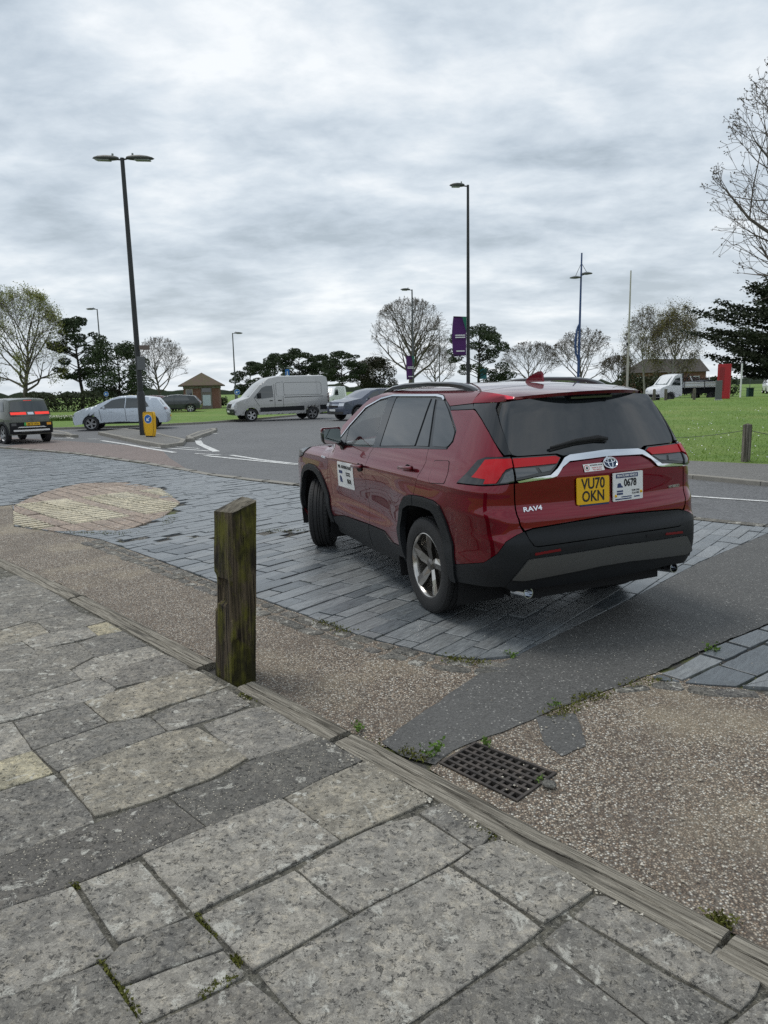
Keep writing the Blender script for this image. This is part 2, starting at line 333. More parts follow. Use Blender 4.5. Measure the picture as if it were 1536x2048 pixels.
# ================================================================ terrain and road
def height(x, y):
    a = max(0, min(1, (y-14)/32)); a = a*a*(3-2*a)
    b = max(0, min(1, (y-50)/25)); b = b*b*(3-2*b)
    return .04 + .50*a*max(0, min(1, (x-1)/10)) - .35*b*max(0, min(1, (x-1)/10)) + .04*noise.noise((x*.2, y*.2, 0))
mesh('ground', [(-1500, -400, -.09), (1500, -400, -.09), (1500, 3000, -.09), (-1500, 3000, -.09)], [(0, 1, 2, 3)], M_GRASS)['kind'] = 'structure'
sheet('road', [(-70, 14), (-3, 10), (4, 6.5), (20, -9), (70, -30), (90, 20), (90, 92), (-90, 92), (-90, 34)], -.03, M_ROAD)
NEAR = [(-21, 30.5), (-12.88, 24.82), (-9.01, 21.55), (-5.69, 17.92), (-3.47, 15.09), (-1.5, 13.17), (1.5, 10.9), (3.89, 9.04), (4.5, 8.46), (7, 6.1), (11, 2.3)]
sheet('red_road_surface', [(-40, 44), (-16, 29.5), (-12.9, 26.9), (-12.88, 24.84), (-9.01, 21.57), (-5.69, 17.94), (-4.3, 16.2), (-5.6, 19.3), (-6.7, 22.3), (-8.6, 24.6), (-11.2, 27.0), (-14.2, 29.6), (-20, 34.5), (-36, 47)], -.026, M_ROADR)
def grid_sheet(name, poly, mat, step, hf, extra=None):
    bm = bmesh.new(); bm.faces.new([bm.verts.new((p[0], p[1], 0)) for p in ccw(poly)])
    xs = [p[0] for p in poly]; ys = [p[1] for p in poly]
    for ax, lo, hi in ((0, min(xs), max(xs)), (1, min(ys), max(ys))):
        v = lo+step
        while v < hi:
            co = Vector((v, 0, 0)) if ax == 0 else Vector((0, v, 0)); no = Vector((1, 0, 0)) if ax == 0 else Vector((0, 1, 0))
            bmesh.ops.bisect_plane(bm, geom=list(bm.verts)+list(bm.edges)+list(bm.faces), plane_co=co, plane_no=no, dist=1e-5); v += step
    bmesh.ops.triangulate(bm, faces=list(bm.faces))
    for v in bm.verts: v.co.z = hf(v.co.x, v.co.y)
    me = bpy.data.meshes.new(name); bm.to_mesh(me); bm.free(); me.materials.append(mat); me.shade_smooth(); o = link(name, me); o['kind'] = 'structure'; return o
LAWN_R = [(5.2, 17.3), (6.45, 15.40), (7.6, 14.45), (10.5, 12.2), (16, 7.9), (30, -3), (60, -20), (90, -10), (90, 70), (60, 64), (34, 56.5), (20, 50), (10, 41), (6, 32), (4.7, 24), (4.7, 20)]
grid_sheet('lawn', LAWN_R, M_GRASS, 2.2, height)
LAWN_L = [(-90, 34), (-40, 35), (-18.5, 36.2), (-12.5, 37.2), (-9.6, 39.6), (-7.2, 44), (-4.3, 51.8), (2, 58), (14, 64), (40, 71), (90, 78), (260, 140), (260, 420), (-260, 420), (-260, 60)]
grid_sheet('lawn', LAWN_L, M_GRASS, 9, lambda x, y: .06+.10*max(0, min(1, (y-50)/40)) + (1.0*max(0, 1-((x+5)/9)**2)*max(0, 1-((y-84)/16)**2)))
# far footpath along the right-hand road with its kerb
PATHR = [(4.7, 14.6), (5.48, 12.92), (6.16, 11.90), (9, 9.5), (16, 3.0), (30, -9), (60, -27), (60, -20), (30, -3), (16, 7.9), (10.5, 12.2), (7.6, 14.45), (6.45, 15.40), (5.2, 17.3)]
sheet('footpath', PATHR, .035, M_PATH)
def kerb(name, pts, wdt, z0, z1, mat, seg=.9, gap=.008, label=None):
    root = thing(name); root['kind'] = 'structure'; L = 0; pts = [Vector((*p[:2], 0)) for p in pts]
    for a, b in zip(pts, pts[1:]):
        d = b-a; n = max(1, int(d.length/seg)); u = d.normalized(); nn = Vector((-u.y, u.x, 0))
        for i in range(n):
            p = a+d*(i/n)+u*gap/2; q = a+d*((i+1)/n)-u*gap/2; jz = random.uniform(-.006, .006); mb = MB(); c = (p+q)/2
            mb.box((0, 0, 0), ((q-p).length, wdt, z1-z0), math.atan2(u.y, u.x), bev=.012)
            o = mb.build('kerb_stone', mat, root); o.location = c+nn*wdt/2+Vector((0, 0, (z0+z1)/2+jz))
    return root
kerb('kerb', [(4.7, 14.6), (5.48, 12.92), (6.16, 11.90), (9, 9.5), (16, 3.0)], .14, -.08, .045, M_KERB)
kerb('kerb', [(-40, 35), (-18.5, 36.2), (-12.5, 37.2), (-9.6, 39.6), (-7.2, 44), (-4.3, 51.8)], .14, -.08, .08, M_KERB, 1.8)
kerb('kerb', NEAR[1:6], -.16, -.08, .004, M_KERB, .8)
kerb('kerb', NEAR[5:10], -.16, -.08, .004, M_SETT, .45)
# ================================================================ near apron
GRATE = [gp(950, 1483), gp(1114, 1545), gp(1034, 1602), gp(878, 1525)]; GR2 = [(p.x, p.y) for p in GRATE]
BEDP = NEAR[:10] + [(7, 1), (4, -6), (-9, -6), (-16, 6), (-23, 20)]
sheet('apron_bed', BEDP, -.016, M_BED, [GR2])
S_LOW = [(-60, 1010), (25, 1012), (28, 1052), (110, 1063), (150, 1070), (200, 1078), (300, 1113), (430, 1163), (530, 1200), (640, 1241), (720, 1270), (800, 1291), (890, 1312), (960, 1319), (1040, 1311)]
T_OUT = [(-200, 1040), (0, 1114), (150, 1180), (300, 1255), (425, 1320), (520, 1365), (700, 1460), (900, 1560), (1100, 1670), (1300, 1770), (1536, 1895), (1800, 2045)]
T_IN = [(-200, 1056), (0, 1134), (150, 1206), (300, 1290), (425, 1350), (480, 1380), (640, 1467), (800, 1548), (960, 1640), (1150, 1746), (1400, 1868), (1536, 1946), (1760, 2075)]
AS_L = [(764, 1484), (800, 1456), (850, 1420), (900, 1385), (960, 1345), (1040, 1308), (1100, 1277), (1250, 1203), (1400, 1124), (1536, 1066), (1750, 985)]
AS_R = [(870, 1528), (905, 1500), (950, 1480), (1010, 1462), (1090, 1425), (1200, 1385), (1310, 1345), (1400, 1302), (1536, 1246), (1800, 1140)]
W2 = lambda L, z=0.: [tuple(gp(*p, z).xy) for p in L]
def wob(poly, amp=.012, step=.08):
    o = []
    for i in range(len(poly)):
        a, b = Vector(poly[i]), Vector(poly[(i+1) % len(poly)]); n = max(1, min(40, int((b-a).length/step)))
        if (b-a).length > 6: n = 1
        for k in range(n):
            p = a.lerp(b, k/n); o.append((p.x+amp*noise.noise((p.x*9, p.y*9, 1)), p.y+amp*noise.noise((p.x*9, p.y*9, 7))))
    return o
sheet('gravel_surface', wob(W2([(25, 1000)] + S_LOW[2:] + [(1045, 1318), (960, 1360), (860, 1430), (800, 1490), (764, 1490)] + [(700, 1462)] + T_OUT[:7][::-1])+[(-10, 13), (-8, 13)], .02), -.009, M_GRAVEL)
sheet('gravel_surface', wob(W2([(880, 1500), (930, 1470), (990, 1448), (1075, 1412), (1185, 1372), (1310, 1340), (1536, 1385), (1850, 1440), (2100, 1900), (1800, 2045), (1536, 1895), (1300, 1770), (1100, 1670), (900, 1560), (860, 1535)]), .015), -.008, M_GRAVEL, [GR2])
sheet('asphalt_strip', wob(W2(AS_L + AS_R[::-1] + [(800, 1510)]), .012, .06), -.002, M_ASPH)
sheet('asphalt_patch', wob(W2([(1070, 1432), (1150, 1425), (1170, 1490), (1120, 1510), (1085, 1480)]), .02, .04), -.004, M_ASPH)
# ---- slabs: every stone an object of its own
def slab(name, poly, top, mat, parent, thick=.04, joint=.007, bev=.005, jit=.004, step=.07, tilt=.006, chip=0.):
    poly = inset(ccw([tuple(p[:2]) for p in poly]), joint)
    if area(poly) < 4e-4: return None
    o = []; sd_ = random.uniform(0, 99); ct = Vector((sum(p[0] for p in poly)/len(poly), sum(p[1] for p in poly)/len(poly)))
    if jit:
        for i in range(len(poly)):
            a, b = Vector(poly[i]), Vector(poly[(i+1) % len(poly)]); n = max(1, min(24, int((b-a).length/step)))
            for k in range(n):
                p = a.lerp(b, k/n); d = noise.noise((p.x*11, p.y*11, sd_))*jit*2
                if k == 0: d -= jit*1.2
                o.append(tuple(p + (p-ct).normalized()*d))
    else: o = poly
    n = len(o); i2 = inset(o, bev) if bev else o; ta, tb = random.uniform(-tilt, tilt), random.uniform(-tilt, tilt)
    zf = lambda p: top + (p[0]-ct.x)*ta + (p[1]-ct.y)*tb
    v = [(p[0]-ct.x, p[1]-ct.y, top-thick) for p in o] + [(p[0]-ct.x, p[1]-ct.y, zf(p)-bev) for p in o] + [(p[0]-ct.x, p[1]-ct.y, zf(p)) for p in i2]
    f = []
    for r in (0, 1): f += [(r*n+i, r*n+(i+1) % n, (r+1)*n+(i+1) % n, (r+1)*n+i) for i in range(n)]
    f.append(tuple(range(2*n, 3*n)))
    ob = mesh(name, v, f, mat, parent); ob.location = (ct.x, ct.y, 0); return ob
R1 = lambda L: [(x/3, 1110+y/3) for x, y in L]
R2 = lambda L: [(x/3, 1400+y/3) for x, y in L]
R3 = lambda L: [(400+x/3, 1340+y/3) for x, y in L]
R4 = lambda L: [(x/3, 1700+y/3) for x, y in L]
R5 = lambda L: [(460+x/2.844, 1660+y/2.844) for x, y in L]
R6 = lambda L: [(960+x/2.667, 1660+y/2.667) for x, y in L]
G_, D_, B_, Y_, A_ = M_FLAG, M_FLAGD, M_FLAGB, M_FLAGY, M_FLAGA
FL = [(R1([(0, 72), (120, 115), (205, 165), (0, 190)]), D_), (R1([(0, 190), (205, 165), (385, 258), (245, 310), (0, 345)]), D_), (R1([(245, 310), (385, 258), (475, 340), (335, 370)]), D_),
 (R1([(0, 345), (245, 310), (335, 370), (165, 398), (0, 440)]), D_), (R1([(165, 398), (335, 370), (475, 340), (640, 395), (520, 428), (300, 465), (230, 405)]), D_),
 (R1([(0, 440), (165, 400), (230, 406), (300, 465), (130, 515), (0, 540)]), B_), (R1([(130, 515), (300, 465), (520, 428), (590, 483), (215, 571)]), G_), (R1([(520, 428), (640, 398), (740, 455), (590, 483)]), Y_),
 (R1([(0, 540), (130, 515), (215, 571), (0, 625)]), D_), (R1([(0, 625), (215, 571), (470, 528), (565, 612), (425, 688), (490, 748), (0, 890)]), D_), (R1([(470, 528), (590, 483), (740, 455), (890, 540), (565, 612)]), D_),
 (R1([(425, 688), (565, 612), (890, 540), (990, 590), (780, 655), (600, 740), (490, 748)]), G_), (R1([(600, 740), (780, 655), (990, 590), (1110, 640), (1140, 680), (920, 745), (700, 795)]), D_),
 (R1([(0, 890), (490, 748), (600, 740), (700, 795), (690, 815), (490, 882), (75, 985), (0, 925)]), G_), (R1([(500, 884), (690, 815), (920, 745), (1140, 680), (1210, 700), (1360, 790), (1000, 900), (800, 985), (650, 1003)]), B_),
 (R2([(80, 125), (500, 14), (650, 135), (200, 298)]), D_), (R2([(0, 58), (75, 122), (197, 300), (0, 365)]), G_), (R2([(204, 300), (650, 136), (800, 110), (900, 98), (1000, 187), (345, 432)]), D_),
 (R2([(905, 98), (1040, 28), (1360, -78), (1505, 20), (1400, 70), (1010, 186)]), D_), (R2([(0, 365), (197, 304), (325, 438), (0, 550)]), Y_),
 (R2([(350, 432), (1000, 190), (1185, 160), (1490, 345), (1290, 460), (1000, 570), (800, 637), (565, 700)]), B_), (R3([(15, 325), (290, 228), (400, 210), (560, 305), (740, 400), (420, 500), (298, 536), (90, 400)]), G_),
 (R3([(-195, 752), (120, 640), (300, 540), (740, 400), (870, 480), (1000, 530), (760, 640), (500, 765), (40, 938)]), A_), (R3([(500, 766), (760, 641), (1000, 540), (1060, 575), (1405, 775), (845, 1020)]), B_),
 (R2([(0, 948), (245, 858), (570, 732), (810, 640), (1000, 578), (1240, 755), (838, 928), (460, 1105), (0, 1275)]), A_), (R2([(0, 550), (330, 440), (562, 685), (568, 730), (245, 856), (0, 946)]), D_),
 ([(281, 1710), (413, 1653), (565, 1596), (682, 1681), (460, 1789), (386, 1828)], G_), (R4([(465, 202), (838, 62), (1130, 395), (870, 515), (705, 556)]), G_), (R4([(0, 372), (440, 212), (695, 610), (440, 738), (0, 945)]), G_),
 (R4([(615, 672), (720, 562), (1165, 398), (1345, 588), (720, 815)]), D_), (R4([(722, 820), (1345, 592), (1475, 745), (1180, 898), (855, 1040)]), G_), (R4([(0, 948), (440, 742), (600, 675), (850, 1044), (900, 1130), (0, 1500)]), D_),
 ([(288, 2052), (395, 2002), (496, 1955), (606, 2052), (690, 2140), (380, 2290)], D_), ([(400, 1829), (590, 1738), (699, 1830), (506, 1938)], G_), ([(593, 1737), (685, 1682), (752, 1651), (836, 1629), (944, 1698), (899, 1727), (704, 1826)], G_),
 (R5([(148, 800), (690, 490), (1245, 202)])+[(1004, 1797), (1086, 1856), (960, 1951), (819, 2045), (700, 2130), (602, 2048)], G_), ([(836, 1624), (884, 1602), (988, 1664), (955, 1698), (944, 1696)], D_),
 ([(904, 1728), (957, 1692), (998, 1678), (1084, 1716), (1189, 1780), (1088, 1846), (1000, 1790)], G_), (R6([(500, 455), (610, 340), (740, 348), (1160, 545), (1250, 600), (1520, 790), (1480, 880), (1390, 965)]), G_),
 (R6([(328, 590), (490, 460), (900, 712), (1385, 972), (1290, 1040), (1150, 1150), (910, 1040)]), D_), (R6([(0, 792), (315, 600), (905, 1040), (1140, 1200), (200, 1500), (-350, 1040)]), D_), (R6([(1400, 975), (1530, 885), (1700, 960), (1900, 1200), (1300, 1200), (1290, 1060)]), G_)]
M_MORT = stone_mat('joint_mortar', [(.10, .098, .085), (.15, .145, .125), (.14, .135, .115), (.15, .145, .125)], .3)
sheet('mortar_bed', [tuple(gp(*p).xy) for p in T_IN] + [(4, -6), (-9, -6), (-14, 5)], .0065, M_MORT)
FLAGS = thing('flagstone_paving'); FLAGS['kind'] = 'structure'
def ext(p):
    x, y = p
    if x <= 0: return (x-420, y+130)
    return p
ZF = .016
for L, m in FL:
    slab('flagstone', [gp(*ext(p), ZF).xy for p in L], ZF+random.uniform(-.0025, .003), m, FLAGS, .03, .0012, .003, .0025, .05, .006)
# ---- timber edging
TIMB = thing('timber_edging'); TIMB['kind'] = 'structure'
def beam(a, b, zt=.028):
    def lerp_line(L, x):
        for (x0, y0), (x1, y1) in zip(L, L[1:]):
            if x0 <= x <= x1: return gp(x, y0+(y1-y0)*(x-x0)/(x1-x0), zt)
        return gp(*L[-1], zt)
    n = 16; secs = []
    A0, A1, B0, B1 = lerp_line(T_OUT, a), lerp_line(T_OUT, b), lerp_line(T_IN, a-14), lerp_line(T_IN, b-14)
    for i in range(n+1):
        t = i/n; o = lerp_line(T_OUT, a+(b-a)*t); dirv = (A1-A0).normalized(); nn = Vector((dirv.y, -dirv.x, 0))
        if nn.y > 0: nn = -nn
        nn = Vector((-abs(dirv.y), -abs(dirv.x), 0)).normalized()
        wd = .134 + .012*noise.noise((o.x*2, o.y*2, 3)); g = .55+.26*noise.noise((o.x*2.3, o.y*2.3, a*.01)); z = zt+.006*noise.noise((o.x*5, o.y*5, 0))
        j = lambda: random.uniform(-.004, .004)
        prof = [(0, -.05), (0+j(), -.008), (.012, z-zt), (wd*g*.55, .003), (wd*g-.006, .001), (wd*g+j()*.5, -.016), (wd*g+.005, .0), (wd-.012, -.002), (wd+j(), -.010), (wd, -.05)]
        secs.append([o+nn*u+Vector((0, 0, q)) for u, q in prof])
    m = len(secs[0]); v = [p for s_ in secs for p in s_]
    f = [(i*m+k, (i+1)*m+k, (i+1)*m+k+1, i*m+k+1) for i in range(n) for k in range(m-1)] + [tuple(range(m)), tuple(range(n*m, (n+1)*m))[::-1]]
    c = v[0]; ob = mesh('timber', [p-c for p in v], f, M_TIMBER, TIMB); ob.location = c
    bm = bmesh.new(); bm.from_mesh(ob.data); bmesh.ops.recalc_face_normals(bm, faces=bm.faces); bm.to_mesh(ob.data); bm.free()
for a, b in ((-150, 168), (172, 432), (512, 700), (712, 1462), (1478, 1790)): beam(a, b)
# ---- slates
SL_POLY = W2([(-260, 862), (0, 897), (150, 909), (300, 930), (430, 953), (600, 974)]) + [(1.45, 10.7), (3.8, 8.85), (4.4, 8.3), (5.5, 7.3)] + W2(AS_L[5:10][::-1]) + W2(S_LOW[::-1])
SL_POLY = ccw(SL_POLY)
ELL = W2([(26, 1010), (27, 1050), (110, 1063), (250, 1061), (328, 1034), (362, 1005), (320, 977), (255, 965), (160, 967), (100, 980)])
SLATES = thing('slate_paving'); SLATES['kind'] = 'structure'
BAND_A = Vector(gp(195, 1080).xy); BAND_B = Vector(gp(640, 1062).xy); bd = (BAND_B-BAND_A).normalized(); bn = Vector((-bd.y, bd.x))
def zone_rows(poly, ang, rw, lr, org, keep):
    u = Vector((math.cos(ang), math.sin(ang))); n = Vector((-u.y, u.x)); P_ = [Vector(p)-org for p in poly]
    us = [p.dot(u) for p in P_]; ns = [p.dot(n) for p in P_]; out_ = []; r = min(ns)
    while r < max(ns):
        h = random.uniform(*rw); x = min(us)-random.uniform(0, .5)
        while x < max(us):
            l = random.uniform(*lr); q = []
            for (a, b) in ((x, r), (x+l, r), (x+l, r+h), (x, r+h)): q.append(tuple(org+u*a+n*b))
            ct = org+u*(x+l/2)+n*(r+h/2)
            if keep(ct):
                c = clip(poly, q)
                if len(c) > 2 and abs(area(c)) > .004: out_.append(c)
            x += l
        r += h
    return out_
side_of = lambda p: (Vector(p)-BAND_A).dot(bn)
in_ell = lambda p: inside(p, ELL)
SLA = zone_rows(SL_POLY, math.radians(51.8), (.12, .175), (.26, .62), Vector((0, 5)), lambda p: side_of(p) < -.06 and p.x > -4 and p.y < 13)
SLB = zone_rows(SL_POLY, math.radians(47), (.10, .15), (.26, .5), Vector((-3, 10)), lambda p: side_of(p) > .06 and not in_ell(p))
SLR_POLY = ccw(W2([(1300, 1352), (1345, 1338), (1410, 1300), (1536, 1248), (1800, 1142), (1900, 1300), (1800, 1420), (1536, 1378), (1420, 1372), (1310, 1360)]))
SLR = zone_rows(SLR_POLY, math.radians(38), (.19, .27), (.3, .6), Vector((1.5, 4)), lambda p: True)
def show_size(c):
    m = Vector((sum(p[0] for p in c)/len(c), sum(p[1] for p in c)/len(c))); d = m.length; return abs(area(c))/d**3
tiles = [(c, 0) for c in SLA] + [(c, 0) for c in SLB] + [(c, 1) for c in SLR]
tiles.sort(key=lambda a: -show_size(a[0]))
far = MB()
for i, (c, k) in enumerate(tiles):
    jz = random.uniform(-.004, .005)
    if i < 300: slab('slate', c, .002+jz, M_SLATE, SLATES, .03, .004 if not k else .012, .002, .004, .08, .010)
    else:
        q = inset(ccw(c), .004)
        if area(q) > .002:
            n = len(q); t1, t2 = random.uniform(-.012, .012), random.uniform(-.012, .012); cx, cy = q[0]
            far.add([(p[0], p[1], -.02) for p in q] + [(p[0], p[1], .002+jz+(p[0]-cx)*t1+(p[1]-cy)*t2) for p in q], [tuple(range(n, 2*n))] + [(a, (a+1) % n, n+(a+1) % n, n+a) for a in range(n)])
o = far.build('far_slates', M_SLATE, SLATES); o['kind'] = 'stuff'
# ---- band of rough setts between slates and gravel
SETTS = thing('sett_band'); SETTS['kind'] = 'structure'
def sett_row(a, b, w0, w1, l0, l1, rows=1, jw=.012):
    d = (b-a); L = d.length; u = d/L; n = Vector((-u.y, u.x)); x = 0
    while x < L:
        l = random.uniform(l0, l1); off = 0
        for r in range(rows):
            h = random.uniform(w0, w1)
            slab('sett', [a+u*x+n*off, a+u*(x+l)+n*off, a+u*(x+l)+n*(off+h), a+u*x+n*(off+h)], random.uniform(-.006, .002), M_SETT, SETTS, .03, jw, .008, .011, .03, .05); off += h
        x += l
sl = [Vector(p) for p in W2([(200, 1079), (300, 1114), (430, 1164), (640, 1242), (800, 1292), (890, 1313), (965, 1320)])]
for a, b in zip(sl, sl[1:]): sett_row(a, b, -.13, -.10, .12, .26, 2, .010)
sett_row(BAND_A-bn*.05, Vector(gp(640, 1062).xy)-bn*.05, .05, .07, .12, .3, 2, .006)
rs = [Vector(p) for p in W2([(1215, 1372), (1310, 1362), (1420, 1374), (1536, 1380), (1800, 1425)])]
for a, b in zip(rs, rs[1:]): sett_row(a, b, -.12, -.09, .14, .26, 1, .012)
# ---- oval of buff pavers with ribbed tactile blocks
M_PAV = stone_mat('buff_paver', [(.42, .335, .285), (.47, .385, .33), (.39, .315, .27), (.52, .43, .37)], .03)
M_TACT = stone_mat('cream_tactile', [(.70, .64, .50), (.74, .68, .54), (.68, .62, .49), (.72, .67, .54)], .02)
M_DKP = pm('dark_paver', (.045, .043, .042), .8, nz=.3)
OVAL = thing('paver_oval'); OVAL['kind'] = 'structure'
oa = math.radians(42.3); ou, on = Vector((math.cos(oa), math.sin(oa))), Vector((-math.sin(oa), math.cos(oa))); oc = Vector((sum(p[0] for p in ELL)/len(ELL), sum(p[1] for p in ELL)/len(ELL)))
EL = ccw(ELL); nmin = min((Vector(p)-oc).dot(on) for p in EL); nmax = max((Vector(p)-oc).dot(on) for p in EL); umin = min((Vector(p)-oc).dot(ou) for p in EL); umax = max((Vector(p)-oc).dot(ou) for p in EL)
rows = [.17, .20, .20, .20, .20, .05]; tot = nmax-nmin; r = nmin; fr = [.18, .23, .23, .19, .17]; kinds = ['b', 't', 't', 'b', 'b']
for h0, kd in zip(fr, kinds):
    h = h0*tot; x = umin-.05; tk = 0
    while x < umax:
        tact = kd == 't'; l = .40 if tact else .21
        tk = (tk+1) % 3 if kd == 't' else 0
        if kd == 't' and tk == 2: tact = False; l = .21
        q = [tuple(oc+ou*a+on*b) for a, b in ((x, r), (x+l, r), (x+l, r+h), (x, r+h))]; c = clip(EL, q)
        if len(c) > 2 and abs(area(c)) > .004:
            dk = (kd == 'b' and random.random() < .03)
            slab('tactile_block' if tact else 'paver', c, .004+random.uniform(-.002, .003), M_TACT if tact else (M_DKP if dk else M_PAV), OVAL, .03, .011, .003, 0, .1, .01)
            if tact:
                mb = MB(); nb = 7
                for k in range(nb):
                    b0 = r+h*(k+.30)/nb; b1 = r+h*(k+.72)/nb; cc = clip(c, [tuple(oc+ou*a+on*b) for a, b in ((x+.01, b0), (x+l-.01, b0), (x+l-.01, b1), (x+.01, b1))])
                    if len(cc) > 2: mb.prism(ccw(cc), 0, .013)
                if mb.v: mb.build('tactile_rib', M_TACT, OVAL)
        x += l
    r += h
# ---- paint lines on the road
def stripe(pts, wd, name='road_marking'):
    pts = [Vector(p) for p in pts]; l, r_ = [], []
    for i, p in enumerate(pts):
        t = (pts[min(i+1, len(pts)-1)]-pts[max(i-1, 0)]).normalized(); n = Vector((-t.y, t.x))*wd/2; l.append(p+n); r_.append(p-n)
    return sheet(name, [tuple(a) for a in l]+[tuple(a) for a in r_[::-1]], -.022, M_PAINT)
def sp(L, wd): stripe([gp(*p, -.022).xy for p in L], wd)
sp([(203, 881), (250, 888), (300, 897), (350, 905)], .17); sp([(300, 894), (350, 897), (420, 902)], .13); sp([(345, 893), (398, 897)], .10)
sp([(396, 881), (400, 888), (415, 895), (433, 903)], .22); sp([(394, 879), (402, 873), (415, 869), (434, 866)], .22)
sp([(390, 907), (440, 910)], .12); sp([(410, 911), (500, 920), (595, 929)], .15); sp([(462, 910), (520, 919), (595, 928)], .15)
sp([(110, 877), (150, 877)], .12); sp([(175, 878), (200, 878)], .12); sp([(1340, 989), (1440, 996), (1560, 1004)], .10); sp([(95, 868), (150, 877)], .12)
# ---- drain grate
GA, GB, GC, GD = GRATE
M_IRON = NT('rusty_iron'); M_IRON.p(Base_Color=M_IRON.mix(M_IRON.ramp(M_IRON.noise(M_IRON.pos(), 14, 5, .7), (.4, 0), (.65, 1)), (.050, .045, .042), (.115, .098, .085)), Roughness=.62, Metallic=.35); M_IRON.bump(M_IRON.noise(M_IRON.pos(), 120, 3), .4, .002); M_IRON = M_IRON.m
M_BLACK = pm('black_pit', (.008, .008, .008), .9)
gr = thing('drain_grate', ((GA+GB+GC+GD)/4), 0, 'rusty cast iron drain grate set beside the timber edging', 'drain grate'); go_ = gr.location.copy()
g2 = lambda u, v: (GD.lerp(GC, u)).lerp(GA.lerp(GB, u), v) - go_
def gbar(u0, v0, u1, v1, z0, z1, nm):
    q = [g2(u0, v0), g2(u1, v0), g2(u1, v1), g2(u0, v1)]; mb = MB(); mb.prism([(p.x, p.y) for p in q], z0, z1); return mb.build(nm, M_IRON, gr)
for u0, v0, u1, v1 in ((0, 0, 1, .045), (0, .955, 1, 1), (0, .045, .03, .955), (.97, .045, 1, .955)): gbar(u0, v0, u1, v1, -.03, .001, 'frame_edge')
for k in range(1, 6): gbar(.03, .045+.91*k/6-.026, .97, .045+.91*k/6+.026, -.028, -.001, 'long_bar')
for k in range(1, 10): gbar(.03+.94*k/10-.016, .045, .03+.94*k/10+.016, .955, -.032, -.005, 'cross_bar')
mb = MB(); n4 = [g2(0, 0), g2(1, 0), g2(1, 1), g2(0, 1)]
mb.add([(p.x, p.y, z) for z in (-.005, -.25) for p in n4], [(0, 1, 5, 4), (1, 2, 6, 5), (2, 3, 7, 6), (3, 0, 4, 7), (4, 5, 6, 7)]); mb.build('drain_pit', M_BLACK, gr)
# ---- wooden post
pb = [gp(429, 1347), gp(467, 1374), gp(515, 1361)]; pb.append(pb[0]+pb[2]-pb[1]+Vector((.02, .03, 0))); pc = sum(pb, Vector())/4
post = thing('wooden_post', pc, 0, 'weathered square timber bollard post with green moss and split face beside paving', 'wooden post')
tops = [.995, 1.016, 1.070, 1.062]; nl, ns = 44, 10; v = []
ring = lambda: None
for i in range(nl+1):
    t = i/nl
    for e_ in range(4):
        for k in range(ns):
            a, b = pb[e_]-pc, pb[(e_+1) % 4]-pc; p = a.lerp(b, k/ns); zt = tops[e_]*(1-k/ns)+tops[(e_+1) % 4]*k/ns; z = -.06+(zt+.06)*t
            nrm = Vector((b.y-a.y, -(b.x-a.x), 0)).normalized(); d = .007*noise.noise((p.x*26, p.y*26, z*2.2)) + .004*noise.noise((p.x*60, p.y*60, z*5)); d -= .006 if k == 0 else 0
            d += -.005*abs(math.sin(k*2.3+e_))-(.010 if (k*7+e_*3) % 5 == 0 and k else 0)*max(0, noise.noise((k*3.1, e_*5.7, z*2.5))+.35)
            if e_ == 0 and .46 < z < .60 and k in (2, 3, 4, 5, 6): d -= .030
            if e_ == 0 and .40 < z < .62 and k in (0, 1, 9): d -= .012
            if e_ == 1 and z < .28 and k in (0, 1, 2): d -= .012
            if e_ == 0 and .60 <= z: d += .004
            q = p+nrm*d; v.append((q.x+.054*z, q.y-.004*z, z))
m = 4*ns; f = [(i*m+k, i*m+(k+1) % m, (i+1)*m+(k+1) % m, (i+1)*m+k) for i in range(nl) for k in range(m)]
po = mesh('shaft', v, f, M_POST, post)
bm = bmesh.new(); bm.from_mesh(po.data); bmesh.ops.recalc_face_normals(bm, faces=bm.faces); bm.to_mesh(po.data); bm.free()
topv = v[-m:]; ctop = Vector((sum(p[0] for p in topv)/m, sum(p[1] for p in topv)/m, sum(p[2] for p in topv)/m+.012))
mesh('end_grain_top', topv+[tuple(ctop)], [(k, (k+1) % m, m) for k in range(m)], M_POSTTOP, post)
# ================================================================ the red car: lofted body skin, panels cut out of it
def pch(x, xs, ys):
    xs = np.asarray(xs, float); ys = np.asarray(ys, float); x = np.clip(np.asarray(x, float), xs[0], xs[-1])
    h = np.diff(xs); d = np.diff(ys)/h; m = np.zeros(len(xs)); sm_ = d[:-1]+d[1:]
    m[1:-1] = np.where(d[:-1]*d[1:] > 0, 2*d[:-1]*d[1:]/np.where(sm_ == 0, 1, sm_), 0); m[0] = d[0]; m[-1] = d[-1]
    i = np.clip(np.searchsorted(xs, x)-1, 0, len(h)-1); t = (x-xs[i])/h[i]
    return ys[i]*(1+2*t)*(1-t)**2+m[i]*h[i]*t*(1-t)**2+ys[i+1]*t*t*(3-2*t)+m[i+1]*h[i]*t*t*(t-1)
ZR = [.15, .30, .42, .52, .62, .78, .92, 1.00, 1.03, 1.10, 1.17, 1.22, 1.40, 1.55, 1.60, 1.64, 1.67]
YR = [.80, .855, .885, .893, .885, .892, .902, .906, .898, .868, .848, .826, .738, .662, .630, .580, .50]
XRZ = [.15, .30, .42, .52, .62, .70, .74, .80, .84, .88, .92, 1.06, 1.10, 1.16, 1.22, 1.40, 1.55, 1.67]
XRV = [-.90, -.97, -1.03, -1.055, -1.06, -1.05, -1.03, -1.022, -1.018, -.998, -.988, -.982, -.98, -.955, -.92, -.835, -.765, -.70]
YCZ = [.15, .30, 1.10, 1.22, 1.40, 1.55, 1.67]; YCV = [.64, .70, .70, .685, .635, .58, .45]
